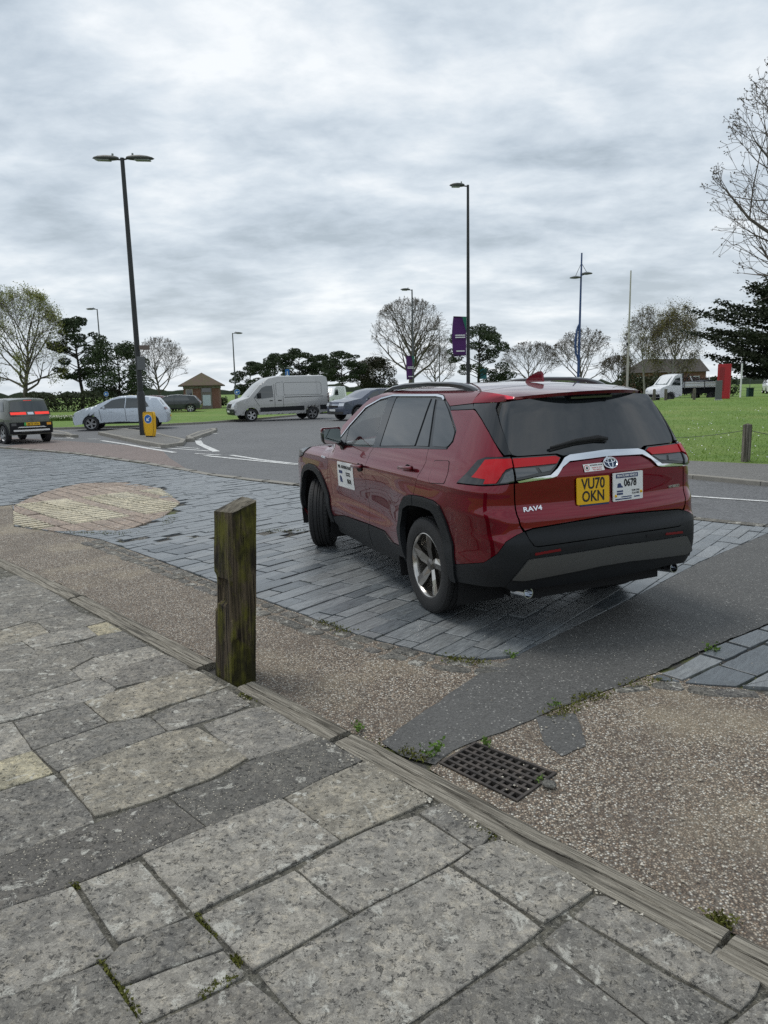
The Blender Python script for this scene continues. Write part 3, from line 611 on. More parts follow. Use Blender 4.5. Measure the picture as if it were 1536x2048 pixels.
FXZ = [.15, .30, .5, .7, .85, .95, 1.02, 1.12]; FXV = [3.42, 3.55, 3.60, 3.61, 3.58, 3.52, 3.42, 3.2]
def Wd(x, z):
    y = pch(z, ZR, YR); fl = lambda c: np.exp(-((x-c)/.52)**4)
    y = y+.028*(fl(0)+fl(2.69))*np.clip((.98-z)/.12, 0, 1)*np.clip((z-.2)/.2, 0, 1)
    y = y-.016*np.exp(-((z-.68)/.13)**2)*np.clip(1-((x-1.25)/.75)**2, 0, 1)
    f = np.clip((x-2.0)/.35, 0, 1); return y-f*pch(z, [.95, 1.0, 1.06, 1.10, 1.16, 1.25], [0, .0, .03, .07, .16, .22])
def P0(s, z):
    s, z = np.broadcast_arrays(np.asarray(s, float), np.asarray(z, float)); right = s < -1.7; s = np.where(right, -3.4-s, s); rf = s > 4.4; s = np.where(rf, 8.8-s, s)
    x = s.copy(); y = Wd(np.clip(s, -.4, 2.95), z)
    A = Wd(np.full_like(s, -.4), z); xr = pch(z, XRZ, XRV); yc = np.minimum(pch(z, YCZ, YCV), A-.04)
    t = np.clip((-.4-s)/.6, 0, 1); a0, a1, a2, a3 = (1-t)**3, 3*t*(1-t)**2, 3*t*t*(1-t), t**3; hi = np.clip((z-1.2)/.3, 0, 1)
    m = s < -.4; x = np.where(m, -.4*a0+(-.6)*a1+(xr+.10)*a2+(xr+.07)*a3, x); y = np.where(m, A*a0+(A-.004)*a1+(A-.02-.01*hi)*a2+yc*a3, y)
    m = s <= -1.0; k = (s+1.7)/.7; x = np.where(m, xr+.07*k*k, x); y = np.where(m, k*yc, y)
    B = Wd(np.full_like(s, 2.95), z); xf = pch(z, FXZ, FXV); yf = np.minimum(.62, B-.1)
    t = np.clip((s-2.95)/.85, 0, 1); a0, a1, a2, a3 = (1-t)**3, 3*t*(1-t)**2, 3*t*t*(1-t), t**3
    m = s > 2.95; x = np.where(m, 2.95*a0+3.2*a1+(xf-.12)*a2+(xf-.09)*a3, x); y = np.where(m, B*a0+(B-.01)*a1+(B-.04)*a2+yf*a3, y)
    m = s >= 3.8; k = (4.4-s)/.6; x = np.where(m, xf-.09*k*k, x); y = np.where(m, k*yf, y)
    return np.stack([x, np.where(right | rf, -y, y), z], -1)
def PN(s, z):
    e = .004; s = np.asarray(s, float); z = np.asarray(z, float)
    n = -np.cross(P0(s+e, z)-P0(s-e, z), P0(s, np.minimum(z+e, 1.67))-P0(s, z-e)); return P0(s, z), n/np.linalg.norm(n, axis=-1, keepdims=True)
def set_normals(me, N):
    me.shade_smooth(); me.normals_split_custom_set_from_vertices([tuple(n) for n in N])
def panel(name, poly, mat, parent, off=0., res=.045, depth=.018, gap=.0025, mirror=False, r=0, thick=0):
    if r: poly = rnd(poly, r)
    poly = inset(poly, gap) if gap else ccw(poly); poly = poly[::-1]
    bm = bmesh.new(); bm.faces.new([bm.verts.new((p[0], p[1], 0)) for p in poly])
    for ax in (0, 1):
        vs = [p[ax] for p in poly]; v = math.ceil(min(vs)/res)*res
        while v < max(vs):
            co = Vector((v+.0007, 0, 0)) if ax == 0 else Vector((0, v+.0007, 0)); no = Vector((1, 0, 0)) if ax == 0 else Vector((0, 1, 0))
            bmesh.ops.bisect_plane(bm, geom=list(bm.verts)+list(bm.edges)+list(bm.faces), plane_co=co, plane_no=no, dist=2e-4); v += res
    bm.verts.index_update(); A = np.array([v.co[:2] for v in bm.verts]); X, N = PN(A[:, 0], A[:, 1]); X = X+N*off
    F = [[v.index for v in f.verts] for f in bm.faces]; BE = [(e.link_loops[0].vert.index, e.link_loops[0].link_loop_next.vert.index) for e in bm.edges if e.is_boundary and len(e.link_loops) == 1]; bm.free()
    bv = sorted({i for e in BE for i in e}); n0 = len(X); top = {i: n0+k for k, i in enumerate(bv)}; bot = {i: n0+len(bv)+k for k, i in enumerate(bv)}
    V = np.concatenate([X, X[bv], X[bv]-N[bv]*depth]); NN = np.concatenate([N, np.zeros((2*len(bv), 3))])
    F += [[top[b], top[a], bot[a], bot[b]] for a, b in BE]
    if mirror: V = V*np.array([1, -1, 1]); NN = NN*np.array([1, -1, 1]); F = [f[::-1] for f in F]
    me = bpy.data.meshes.new(name); me.from_pydata(V.tolist(), [], F); me.update(); me.materials.append(mat)
    set_normals(me, NN); return link(name, me, parent)
def both(name, poly, mat, parent, **k): return panel(name, poly, mat, parent, **k), panel(name, poly, mat, parent, mirror=True, **k)
def sym(half):                                        # half outline (s >= -1.7) closed across the rear centre line
    return half + [(-3.4-s, z) for s, z in half[::-1]]
def strip(line, wd):                                  # polyline -> thin polygon
    l, r_ = [], []
    for i, p in enumerate(line):
        a, b = Vector(line[max(i-1, 0)]), Vector(line[min(i+1, len(line)-1)]); t = (b-a).normalized(); n = Vector((-t.y, t.x))*wd/2; l.append((p[0]+n.x, p[1]+n.y)); r_.append((p[0]-n.x, p[1]-n.y))
    return l + r_[::-1]
t = NT('red_car_paint'); fl = t.noise(t.pos(), 900, 2); t.p(Base_Color=t.mix(fl, (.135, .0008, .0092), (.205, .0016, .0148)), Metallic=.92, Roughness=.33, IOR=1.3, Coat_Weight=1., Coat_Roughness=.01, Coat_IOR=1.5); M_RED = t.m
M_CLAD = pm('black_cladding', (.010, .0115, .0135), .5, ior=1.35, nz=.15, bump=.15, bscale=400)
M_SKID = pm('silver_grey_trim', (.085, .085, .082), .42, .35)
M_GLOSS = pm('gloss_black', (.012, .013, .015), .06, ior=1.6)
M_PRIV = pm('privacy_glass', (.010, .013, .015), .015, ior=1.95); M_RWIN = pm('rear_privacy_glass', (.012, .015, .018), .015, ior=1.75)
M_CHROME = pm('chrome', (.75, .77, .80), .12, 1)
M_RUB = pm('rubber', (.012, .012, .013), .75)
M_TYRE = pm('tyre_rubber', (.016, .016, .017), .72, nz=.3, nscale=20, bump=.3, bscale=200)
M_RIM = pm('bronze_alloy', (.16, .15, .14), .25, .9); M_MACH = pm('machined_alloy', (.52, .50, .47), .18, .95)
M_REDL = pm('red_lens', (.46, .003, .008), .10, ior=1.35, coat=.25)
M_REDD = pm('dark_red_lens', (.16, .006, .010), .12, ior=1.6)
M_CLRL = pm('clear_lens', (.12, .125, .13), .10, .5, ior=1.7)
M_DKL = pm('smoked_lens', (.014, .015, .016), .06, ior=1.7)
M_WHITE = pm('white_vinyl', (.78, .78, .77), .4)
M_NAVY = pm('navy_print', (.02, .04, .13), .5); M_BLK = pm('black_print', (.012, .012, .014), .5); M_YEL = pm('yellow_plate', (.80, .46, .01), .35); M_REDP = pm('red_print', (.5, .02, .02), .5)
M_SEAT = pm('dark_upholstery', (.03, .03, .032), .8); M_DARK = pm('underbody_black', (.008, .008, .009), .9)
def glass_mat(name, tint, rough=0.):
    t = NT(name); tr = t.n('ShaderNodeBsdfTransparent', {'Color': tint}); gl = t.n('ShaderNodeBsdfGlossy', {'Roughness': rough, 'Color': (1, 1, 1)}); fr = t.n('ShaderNodeFresnel', {'IOR': 1.65})
    mx = t.n('ShaderNodeMixShader'); t.set(mx.inputs[0], fr.outputs[0]); t.set(mx.inputs[1], tr.outputs[0]); t.set(mx.inputs[2], gl.outputs[0]); t.set(t.o.inputs[0], mx.outputs[0]); return t.m
M_GLASS = glass_mat('green_tint_glass', (.92, .97, .94))
M_RGLASS = glass_mat('dark_tint_glass', (.10, .11, .115))
def text(s, size, mat, parent, M, name='lettering', sx=1., ext=.0006, bold=0., align='CENTER'):
    cu = bpy.data.curves.new(name, 'FONT'); cu.body = s; cu.size = size; cu.extrude = ext; cu.offset = bold; cu.align_x = align; cu.align_y = 'CENTER'; cu.resolution_u = 3
    ob = bpy.data.objects.new(name, cu); COL.objects.link(ob); bpy.context.view_layer.update()
    me = bpy.data.meshes.new_from_object(ob.evaluated_get(bpy.context.evaluated_depsgraph_get())); bpy.data.objects.remove(ob)
    me.transform(M @ Matrix.Diagonal((sx, 1, 1, 1))); me.materials.clear(); me.materials.append(mat); return link(name, me, parent)
def plate_M(o, xdir, nrm): # local x right, y up, z out of the surface
    n = Vector(nrm).normalized(); x = Vector(xdir); x = (x-n*x.dot(n)).normalized(); y = n.cross(x); o = Vector(o)
    return Matrix(((x.x, y.x, n.x, o.x), (x.y, y.y, n.y, o.y), (x.z, y.z, n.z, o.z), (0, 0, 0, 1)))
def flat(name, poly, z0, z1, mat, parent, M): mb = MB(); mb.prism(ccw(poly), z0, z1, M); return mb.build(name, mat, parent)
rect = lambda x0, y0, x1, y1: [(x0, y0), (x1, y0), (x1, y1), (x0, y1)]
CAR = thing('parked_car', (1.130, 5.715, .016), 1.972, 'dark red sport utility car seen from behind with black cladding and yellow plate', 'car')
CAR.rotation_euler = (-.02, 0, 1.972)
SP_D = [(1.04, 1.178), (1.10, 1.12), (1.115, 1.03), (1.16, .79), (1.10, .498)]
FA_O = [(2.06, .36), (2.105, .44), (2.16, .625), (2.26, .77), (2.365, .865), (2.50, .903), (2.72, .903), (2.87, .865), (3.00, .78), (3.12, .62), (3.17, .46), (3.17, .36)]
FA_I = [(2.16, .36), (2.18, .44), (2.23, .585), (2.345, .735), (2.43, .805), (2.53, .838), (2.70, .838), (2.86, .80), (2.98, .71), (3.06, .58), (3.09, .45), (3.09, .36)]
RA_O = [(.40, .35), (.41, .458), (.462, .575), (.375, .768), (.265, .858), (.175, .88), (-.04, .893), (-.225, .888), (-.31, .865), (-.385, .768), (-.465, .61), (-.488, .48), (-.47, .34)]
RA_I = [(.33, .35), (.355, .46), (.385, .60), (.30, .755), (.20, .795), (.10, .808), (-.04, .815), (-.18, .81), (-.235, .785), (-.295, .708), (-.365, .56), (-.395, .45), (-.39, .34)]
# --- doors, wings, quarters
fd = both('front_door', [(2.13, 1.105), (2.02, 1.155), (1.90, 1.163), (1.715, 1.155)] + SP_D + [(1.75, .478), (2.075, .425), (2.105, .44), (2.165, .64), (2.175, .753), (2.12, .975)], M_RED, CAR)
rd = both('rear_door', SP_D[::-1] + [(.035, 1.232), (.012, 1.14), (.075, 1.025), (.115, .886), (.175, .88), (.265, .858), (.375, .768), (.462, .575), (.41, .458), (.39, .432), (.60, .430), (.765, .498)], M_RED, CAR)
both('quarter_panel', [(.035, 1.232), (.012, 1.14), (.075, 1.025), (.115, .886), (-.04, .893), (-.225, .888), (-.31, .865), (-.385, .768), (-.465, .61), (-.488, .48), (-.74, .553), (-.83, .623), (-.90, .705), (-.985, .742), (-1.034, .758), (-1.014, .80), (-1.003, .865), (-1.0, .96), (-1.0, 1.068), (-.76, 1.048), (-.505, 1.04), (-.555, 1.095), (-.67, 1.203), (-.745, 1.224), (-.93, 1.230), (-.83, 1.305), (-.71, 1.378), (-.56, 1.452), (-.42, 1.512), (-.385, 1.519), (-.065, 1.506), (-.268, 1.375), (-.288, 1.30), (-.24, 1.247)], M_RED, CAR, res=.03)
both('front_wing', [(2.13, 1.105), (2.12, .975), (2.175, .753), (2.165, .64)] + FA_O[2:10] + [(3.25, .70), (3.2, .93), (2.95, .965), (2.80, 1.075), (2.40, 1.105), (2.25, 1.115)], M_RED, CAR)
both('headlamp', [(2.97, .965), (3.2, .935), (3.55, .90), (3.95, .90), (3.95, .965), (3.5, .99), (3.1, 1.03), (2.86, 1.065)], M_CLRL, CAR, off=.004)
panel('front_bumper', [(3.2, .93), (3.55, .895), (3.95, .895), (4.85, .895), (5.25, .895), (5.6, .93), (5.55, .70), (5.7, .62), (5.63, .46), (5.60, .22), (3.2, .22), (3.17, .46), (3.12, .62), (3.25, .70)], M_RED, CAR, res=.08)
panel('grille', [(3.95, .90), (4.85, .90), (4.95, .60), (4.7, .45), (4.1, .45), (3.85, .60)], M_GLOSS, CAR, off=.012, res=.1)
# --- cladding
both('sill_cladding', [(2.06, .424), (1.75, .474), (1.105, .494), (1.105, .312), (1.94, .335), (2.03, .36)], M_CLAD, CAR, off=.012, depth=.04)
both('sill_cladding', [(1.10, .494), (.765, .494), (.60, .427), (.41, .428), (.40, .345), (1.10, .312)], M_CLAD, CAR, off=.012, depth=.04)
both('lower_sill', [(2.06, .345), (1.94, .333), (1.10, .310), (.40, .343), (.38, .26), (1.10, .23), (2.05, .25)], M_CLAD, CAR, off=-.01, depth=.06, res=.09)
both('front_arch_trim', FA_O + FA_I[::-1], M_CLAD, CAR, off=.014, depth=.05)
both('rear_arch_trim', [p for p in RA_O if p[0] >= .1] + [(.113, .886), (.113, .807)] + [p for p in RA_I if p[0] > .15][::-1], M_CLAD, CAR, off=.014, depth=.05)
both('rear_arch_trim', [(.108, .886)] + [p for p in RA_O if p[0] < .1] + [p for p in RA_I if p[0] <= .1][::-1] + [(.108, .807)], M_CLAD, CAR, off=.014, depth=.05)
bump = panel('rear_bumper', sym([(-.488, .48), (-.74, .553), (-.83, .623), (-.90, .705), (-.985, .742), (-1.04, .762), (-1.085, .67), (-1.115, .660), (-1.4, .668), (-1.7, .674)]) + [(-3.4-s, z) for s, z in [(-.46, .345), (-.63, .372), (-.90, .405)]] + [(-3.4+.94, .458), (-3.4+1.045, .588)] + [(-1.7, .612), (-1.045, .588), (-.94, .458), (-.90, .405), (-.63, .372), (-.46, .345)], M_CLAD, CAR, depth=.04, gap=.001)
panel('skid_plate', sym([(-.942, .458), (-1.045, .585), (-1.09, .590), (-1.7, .609)]) + sym([(-1.58, .487), (-1.30, .468), (-1.03, .447)])[::1][3:] + [(-1.58, .487), (-1.30, .468), (-1.03, .447)], M_SKID, CAR, off=.012, depth=.03, gap=.001, res=.05)
panel('lower_valance', sym([(-.90, .405), (-.942, .456), (-1.03, .445), (-1.30, .466), (-1.58, .485), (-1.7, .487)]) + sym([(-1.15, .375), (-.97, .36)])[2:] + [(-1.15, .375), (-.97, .36)], M_CLAD, CAR, off=-.006, depth=.05, gap=.001, res=.06)
both('bumper_reflector', [(-1.088, .628), (-1.265, .640), (-1.272, .620), (-1.085, .607)], M_REDD, bump, off=.008, depth=.012, r=.006)
both('bumper_slot', strip([(-1.06, .617), (-1.30, .631), (-1.45, .640)], .026), M_DARK, bump, off=.003, depth=.004)
# --- tailgate
gate = panel('tailgate', sym([(-1.005, 1.066), (-1.004, .96), (-1.008, .865), (-1.02, .80), (-1.045, .766), (-1.10, .778), (-1.35, .795), (-1.615, .808), (-1.7, .809)]) + sym([(-1.7, 1.182), (-1.40, 1.172), (-1.34, 1.14), (-1.29, 1.092), (-1.25, 1.082)][::-1])[::-1], M_RED, CAR, res=.03, depth=.02)
panel('tailgate_cladding', sym([(-1.047, .760), (-1.062, .71), (-1.09, .668), (-1.118, .664), (-1.4, .672), (-1.7, .678)]) + sym([(-1.7, .805), (-1.615, .804), (-1.35, .791), (-1.10, .774)][::-1])[::-1], M_CLAD, CAR, off=.004, depth=.025)
ch_t = [(-1.7, 1.226), (-1.415, 1.213), (-1.37, 1.197), (-1.300, 1.135), (-1.245, 1.103), (-1.13, 1.095), (-1.018, 1.079)]; ch_b = [(-1.7, 1.184), (-1.40, 1.174), (-1.34, 1.142), (-1.288, 1.094), (-1.25, 1.084), (-1.03, 1.070)]
panel('chrome_strip', sym(ch_t[::-1]) + sym(ch_b[::-1])[::-1], M_CHROME, CAR, off=.014, depth=.02, gap=0, res=.03)
both('tailgate_lamp', [(-1.008, 1.225), (-1.315, 1.224), (-1.352, 1.203), (-1.30, 1.148), (-1.245, 1.105), (-1.13, 1.097), (-1.012, 1.080)], M_DKL, CAR, off=.004, res=.03)
both('lamp_strip', [(-1.012, 1.213), (-1.31, 1.212), (-1.338, 1.199), (-1.305, 1.168), (-1.012, 1.16)], M_REDL, CAR, off=.012, res=.03, gap=0)
both('reversing_lamp', [(-1.015, 1.155), (-1.15, 1.152), (-1.165, 1.12), (-1.06, 1.105), (-1.015, 1.10)], M_CLRL, CAR, off=.008, res=.03, gap=0)
both('reversing_lamp', [(-1.175, 1.152), (-1.295, 1.160), (-1.25, 1.13), (-1.19, 1.122)], M_CLRL, CAR, off=.007, res=.03, gap=0)
both('tail_lamp', [(-.505, 1.043), (-.555, 1.097), (-.67, 1.205), (-.745, 1.226), (-1.0, 1.230), (-1.0, 1.072), (-.76, 1.050)], M_GLOSS, CAR, off=.006, res=.03)
both('tail_lamp_lens', [(-.645, 1.092), (-.755, 1.205), (-.86, 1.212), (-1.0, 1.213), (-1.0, 1.162), (-.94, 1.150), (-.905, 1.125), (-.86, 1.068), (-.765, 1.058), (-.77, 1.088)], M_REDL, CAR, off=.016, res=.03, gap=0, depth=.014)
both('indicator_lamp', [(-.93, 1.130), (-.998, 1.150), (-.998, 1.080), (-.89, 1.072)], M_CLRL, CAR, off=.012, res=.03, gap=0)
# --- glass and pillars
dl = [(1.06, 1.185), (.04, 1.236), (-.235, 1.252), (-.283, 1.30), (-.262, 1.375), (-.02, 1.53), (.10, 1.588), (.27, 1.605), (1.0, 1.605), (1.17, 1.60)]
both('window_surround', dl, M_GLOSS, CAR, off=-.010, depth=.005, gap=0)
both('door_window', [(.925, 1.195), (.995, 1.592), (.335, 1.595), (.285, 1.236)], M_PRIV, CAR, off=-.003, gap=.004, r=.015)
both('door_quarter_glass', [(.262, 1.238), (.312, 1.59), (.258, 1.59), (.06, 1.246)], M_PRIV, CAR, off=-.003, gap=.003)
both('rear_side_window', [(.005, 1.25), (.212, 1.580), (.105, 1.578), (-.02, 1.515), (-.25, 1.368), (-.268, 1.303), (-.225, 1.257)], M_PRIV, CAR, off=-.003, gap=.004, r=.02)
both('front_window', [(1.745, 1.165), (1.80, 1.315), (1.565, 1.490), (1.41, 1.548), (1.16, 1.588), (1.062, 1.192)], M_GLASS, CAR, off=-.004, gap=.002)
both('pillar_trim', [(1.163, 1.595), (1.0, 1.60), (.93, 1.188), (1.064, 1.185)], M_GLOSS, CAR, off=-.001, gap=.002)
both('mirror_sail', [(1.95, 1.172), (1.75, 1.163), (1.803, 1.318)], M_GLOSS, CAR, off=-.002, gap=.002)
both('waist_trim', strip([(1.93, 1.168), (1.715, 1.158), (1.04, 1.181), (.035, 1.235), (-.235, 1.251)], .011), M_GLOSS, CAR, off=.003, depth=.012, gap=0)
both('window_trim', strip([(1.95, 1.19), (1.805, 1.335), (1.58, 1.506), (1.31, 1.583), (1.095, 1.609), (.27, 1.611), (.16, 1.602), (.11, 1.583)], .014), M_CHROME, CAR, off=.004, depth=.012, gap=0)
RE = [(1.56, 1.588), (1.36, 1.628), (1.1, 1.652), (.8, 1.662), (.4, 1.665), (0, 1.656), (-.2, 1.646), (-.33, 1.637)]
AP = [(2.30, 1.135), (2.07, 1.275), (1.86, 1.41), (1.68, 1.525)]
both('roof_side', RE + [(-.335, 1.595), (-.345, 1.56), (-.03, 1.538), (.11, 1.595), (.16, 1.614), (.27, 1.623), (1.095, 1.621), (1.31, 1.595), (1.59, 1.518), (1.815, 1.347), (1.97, 1.20), (2.03, 1.158), (2.13, 1.108)] + AP, M_RED, CAR, gap=.001, res=.03)
both('roof_strip', [(-.03, 1.536), (-.345, 1.558), (-.385, 1.521), (-.066, 1.508)], M_GLOSS, CAR, off=-.002)
both('pillar_garnish', [(-.94, 1.236), (-1.012, 1.240), (-.935, 1.358), (-.805, 1.473), (-.72, 1.53), (-.72, 1.566), (-.36, 1.557), (-.385, 1.523), (-.42, 1.516), (-.56, 1.456), (-.71, 1.382), (-.83, 1.309)], M_GLOSS, CAR, off=.004, res=.03)
rg = panel('rear_window', sym([(-.805, 1.565), (-.80, 1.478), (-.93, 1.36), (-1.015, 1.240), (-1.05, 1.230), (-1.33, 1.230), (-1.375, 1.214), (-1.42, 1.216), (-1.7, 1.229)]) + sym([(-1.7, 1.60), (-1.2, 1.59)][::-1])[::-1], M_RWIN, CAR, off=-.004, res=.04)
# --- roof, spoiler, bonnet, windscreen: lofts between edges of the skin
def loft(name, rows, mat, parent, smooth=True, flip=False):
    n = len(rows[0]); v = [p for r_ in rows for p in r_]; f = [(i*n+k, i*n+k+1, (i+1)*n+k+1, (i+1)*n+k) for i in range(len(rows)-1) for k in range(n-1)]
    if flip: f = [q[::-1] for q in f]
    return mesh(name, v, f, mat, parent, smooth, 35)
def cross(x, y, z, crown, nx=0, n=17):
    o = []
    for k in range(n):
        t = -1+2*k/(n-1); c = 1-abs(t)**2.2; o.append((x+nx*(1-t*t), y*t, z+crown*c))
    return o
RR = [(1.56, 1.588), (1.5, 1.602), (1.36, 1.628), (1.2, 1.645), (1.0, 1.657), (.8, 1.662), (.4, 1.665), (0, 1.656), (-.2, 1.646), (-.325, 1.637)]
rows = []
for x, z in RR: p = P0(x, z); rows.append(cross(x, float(p[1])+.002, z+.001, .030 if x < 1.4 else .030, .10*max(0, min(1, (x-.9)/.6))))
loft('roof', rows, M_RED, CAR)
rows = []
for k in range(9):
    t = k/8; x = -.332-.325*t; z = 1.637-.018*t-.022*t*t; y = .582-.03*t-.03*t**3; rows.append(cross(x, y, z, .030-.008*t, -.17*t**1.2))
sp_ = loft('spoiler', rows, M_RED, CAR)
lo = [[(a[0], a[1], a[2]), (a[0]+.002, a[1]*1.0, a[2]-.024)] for a in rows[-1]]; 
mb = MB(); e0 = rows[-1]; n = len(e0)
mb.add(list(e0)+[(p[0]+.008, p[1]*.995, p[2]-.022) for p in e0], [(i, n+i, n+i+1, i+1) for i in range(n-1)]); mb.build('spoiler_lip', M_RED, CAR, True)
mb = MB(); b0 = [(p[0]+.008, p[1]*.995, p[2]-.0222) for p in e0]; b1 = [(p[0]+.10, p[1]*1.02, 1.565) for p in e0]; mb.add(b0+b1, [(i, n+i, n+i+1, i+1) for i in range(n-1)]); mb.build('spoiler_underside', M_GLOSS, CAR, True)
for sg in (0, -1):
    mb = MB(); top = [r_[sg] for r_ in rows]; m = len(top)
    bot = []
    for k, p in enumerate(top):
        t = k/(m-1); q = P0(-.345-.55*t**1.3, 1.560+.012*t); yy = float(q[1])*(1 if sg else -1); bot.append((p[0] if k else -.336, (yy+(.004 if sg else -.004))*(1-t)+(p[1]*1.0)*t, (1.562+.006*t) if t < 1 else p[2]-.022))
    mid = [(a[0], a[1]*.5+b[1]*.5+(.012 if sg else -.012)*1, a[2]*.45+b[2]*.55) for a, b in zip(top, bot)]
    mb.add(top+mid+bot, [(i, i+1, m+i+1, m+i) for i in range(m-1)]+[(m+i, m+i+1, 2*m+i+1, 2*m+i) for i in range(m-1)]); mb.build('spoiler_side', M_RED, CAR, True)
mb = MB(); mb.box((-.775, 0, 1.576), (.02, .34, .014), 0, 0); mb.build('high_brake_lamp', M_DKL, CAR)
rows = []
for t in np.linspace(0, 1, 9):
    a = Vector((2.30, 1.135)).lerp(Vector((1.56, 1.588)), t); p = P0(a.x, a.y); rows.append(cross(a.x, float(p[1])-.004, a.y-.003, .012+.012*t, .17-.07*t))
loft('windscreen', rows, M_GLASS, CAR, flip=False)
rows = []
for x, z in ((2.30, 1.112), (2.45, 1.100), (2.80, 1.073), (3.05, 1.04), (3.25, .995), (3.40, .94)):
    p = P0(min(x, 2.95), min(z, 1.10)); yy = float(p[1]) if x < 3 else float(p[1])-(x-2.95)*.42; rows.append(cross(x, yy, z, .045, .14))
loft('bonnet', rows, M_RED, CAR, flip=True)
mb = MB()
for sg in (-1, 1):
    pts = [(x, sg*.555, z) for x, z in ((1.42, 1.625), (1.36, 1.658), (1.2, 1.688), (.95, 1.707), (.5, 1.714), (.15, 1.706), (-.05, 1.690), (-.17, 1.668), (-.24, 1.645))]
    mb = MB(); m = len(pts)
    for i, (x, y, z) in enumerate(pts):
        for dy, dz in ((-.022, -.028), (.022, -.034), (.026, -.008), (.012, .003), (-.012, .003), (-.024, -.006)): mb.v.append((x, y+dy*(1 if sg > 0 else -1), z+dz))
    mb.f += [tuple(i*6+k if q == 0 else 0 for q in (0,)) for i in ()]
    for i in range(m-1):
        for k in range(6): mb.f.append((i*6+k, i*6+(k+1) % 6, (i+1)*6+(k+1) % 6, (i+1)*6+k))
    mb.f += [tuple(range(6)), tuple(range((m-1)*6, m*6))]
    o = mb.build('roof_rail', M_GLOSS, CAR, True, 50); bm = bmesh.new(); bm.from_mesh(o.data); bmesh.ops.recalc_face_normals(bm, faces=bm.faces); bm.to_mesh(o.data); bm.free()
mb = MB(); fp = [(-.02, 0), (-.06, .028), (-.12, .058), (-.175, .075), (-.215, .078), (-.232, .06), (-.24, 0)]
nf = len(fp); mb.add([(x, .004+.028*(1-z/.09)*s_*(1 if 0 < i < nf-1 else .3), 1.684+z) for s_ in (-1, 1) for i, (x, z) in enumerate(fp)], [tuple(range(nf)), tuple(range(nf, 2*nf))[::-1]]+[(i, nf+i, nf+i+1, i+1) for i in range(nf-1)])
mb.build('antenna_fin', M_RED, CAR, True, 50)
# --- door furniture
for sg in (1, -1):
    for x, z in ((.275, 1.075), (1.255, 1.002)):
        p, nn = PN(x, z); p = p*np.array([1, sg, 1]); mb = MB(); mb.box((0, 0, 0), (.235, .030, .030), 0, .06, bev=.012)
        h = mb.build('door_handle', M_RED, (rd if x < 1 else fd)[0 if sg > 0 else 1], True); h.location = (p[0], p[1]+sg*.032, p[2])
        mb = MB(); mb.lathe([(.001, 0), (.042, .0), (.048, .004)], 20); c = mb.build('handle_cup', M_DARK, h); c.location = (-.01, -sg*.028, -.012); c.scale = (1.3, 1, .8)
    mb = MB(); prof = [(-.055, .0), (-.06, .02), (-.045, .06), (.02, .085), (.10, .07), (.12, .02), (.10, -.03), (.02, -.05), (-.045, -.04)]
    mir = thing('door_mirror', (1.77, sg*.985, 1.247)); mir.parent = CAR
    bm = bmesh.new(); bmesh.ops.create_cube(bm, size=1)
    for v in bm.verts: v.co = Vector((v.co.x*.12*(1 if v.co.x < 0 else .7), v.co.y*.185, v.co.z*(.158 if v.co.x < 0 else .11)))
    bmesh.ops.bevel(bm, geom=list(bm.edges), offset=.035, segments=4, affect='EDGES', profile=.5)
    me = bpy.data.meshes.new('mirror_housing'); bm.to_mesh(me); bm.free(); me.materials.append(M_GLOSS); me.shade_smooth(); link('mirror_housing', me, mir)
    mb = MB(); mb.prism(rnd(rect(-.082, -.066, .082, .066), .035, 4), 0, .003, plate_M((-.0605, 0, .0), (0, -1, 0), (-1, 0, 0))); mb.build('mirror_glass', pm('mirror_glass', (.55, .62, .60), .02, 1) if sg == 1 else bpy.data.materials['mirror_glass'], mir)
    mb = MB(); mb.prism(rnd(rect(-.095, .03, .095, .082), .02, 3), -.03, -.002, plate_M((-.03, 0, .0), (0, -1, 0), (-1, 0, 0))); mb.build('mirror_cap', M_RED, mir)
    mb = MB(); mb.tube([(0, -sg*.07, -.05), (.0, -sg*.11, -.085), (.02, -sg*.135, -.11)], [.035, .028, .04], 8); mb.build('mirror_arm', M_GLOSS, mir, True)
both('fuel_flap', rnd([(-.12, 1.158), (-.335, 1.172), (-.352, 1.10), (-.352, 1.023), (-.14, 1.005), (-.098, 1.035)], .02), M_RED, CAR, off=.0025, depth=.003, gap=0)
# dark shut line round the flap
panel('fuel_flap_gap', rnd([(-.116, 1.162), (-.339, 1.176), (-.356, 1.10), (-.356, 1.019), (-.138, 1.001), (-.093, 1.033)], .02), M_DARK, CAR, off=.0008, depth=.001, gap=0)
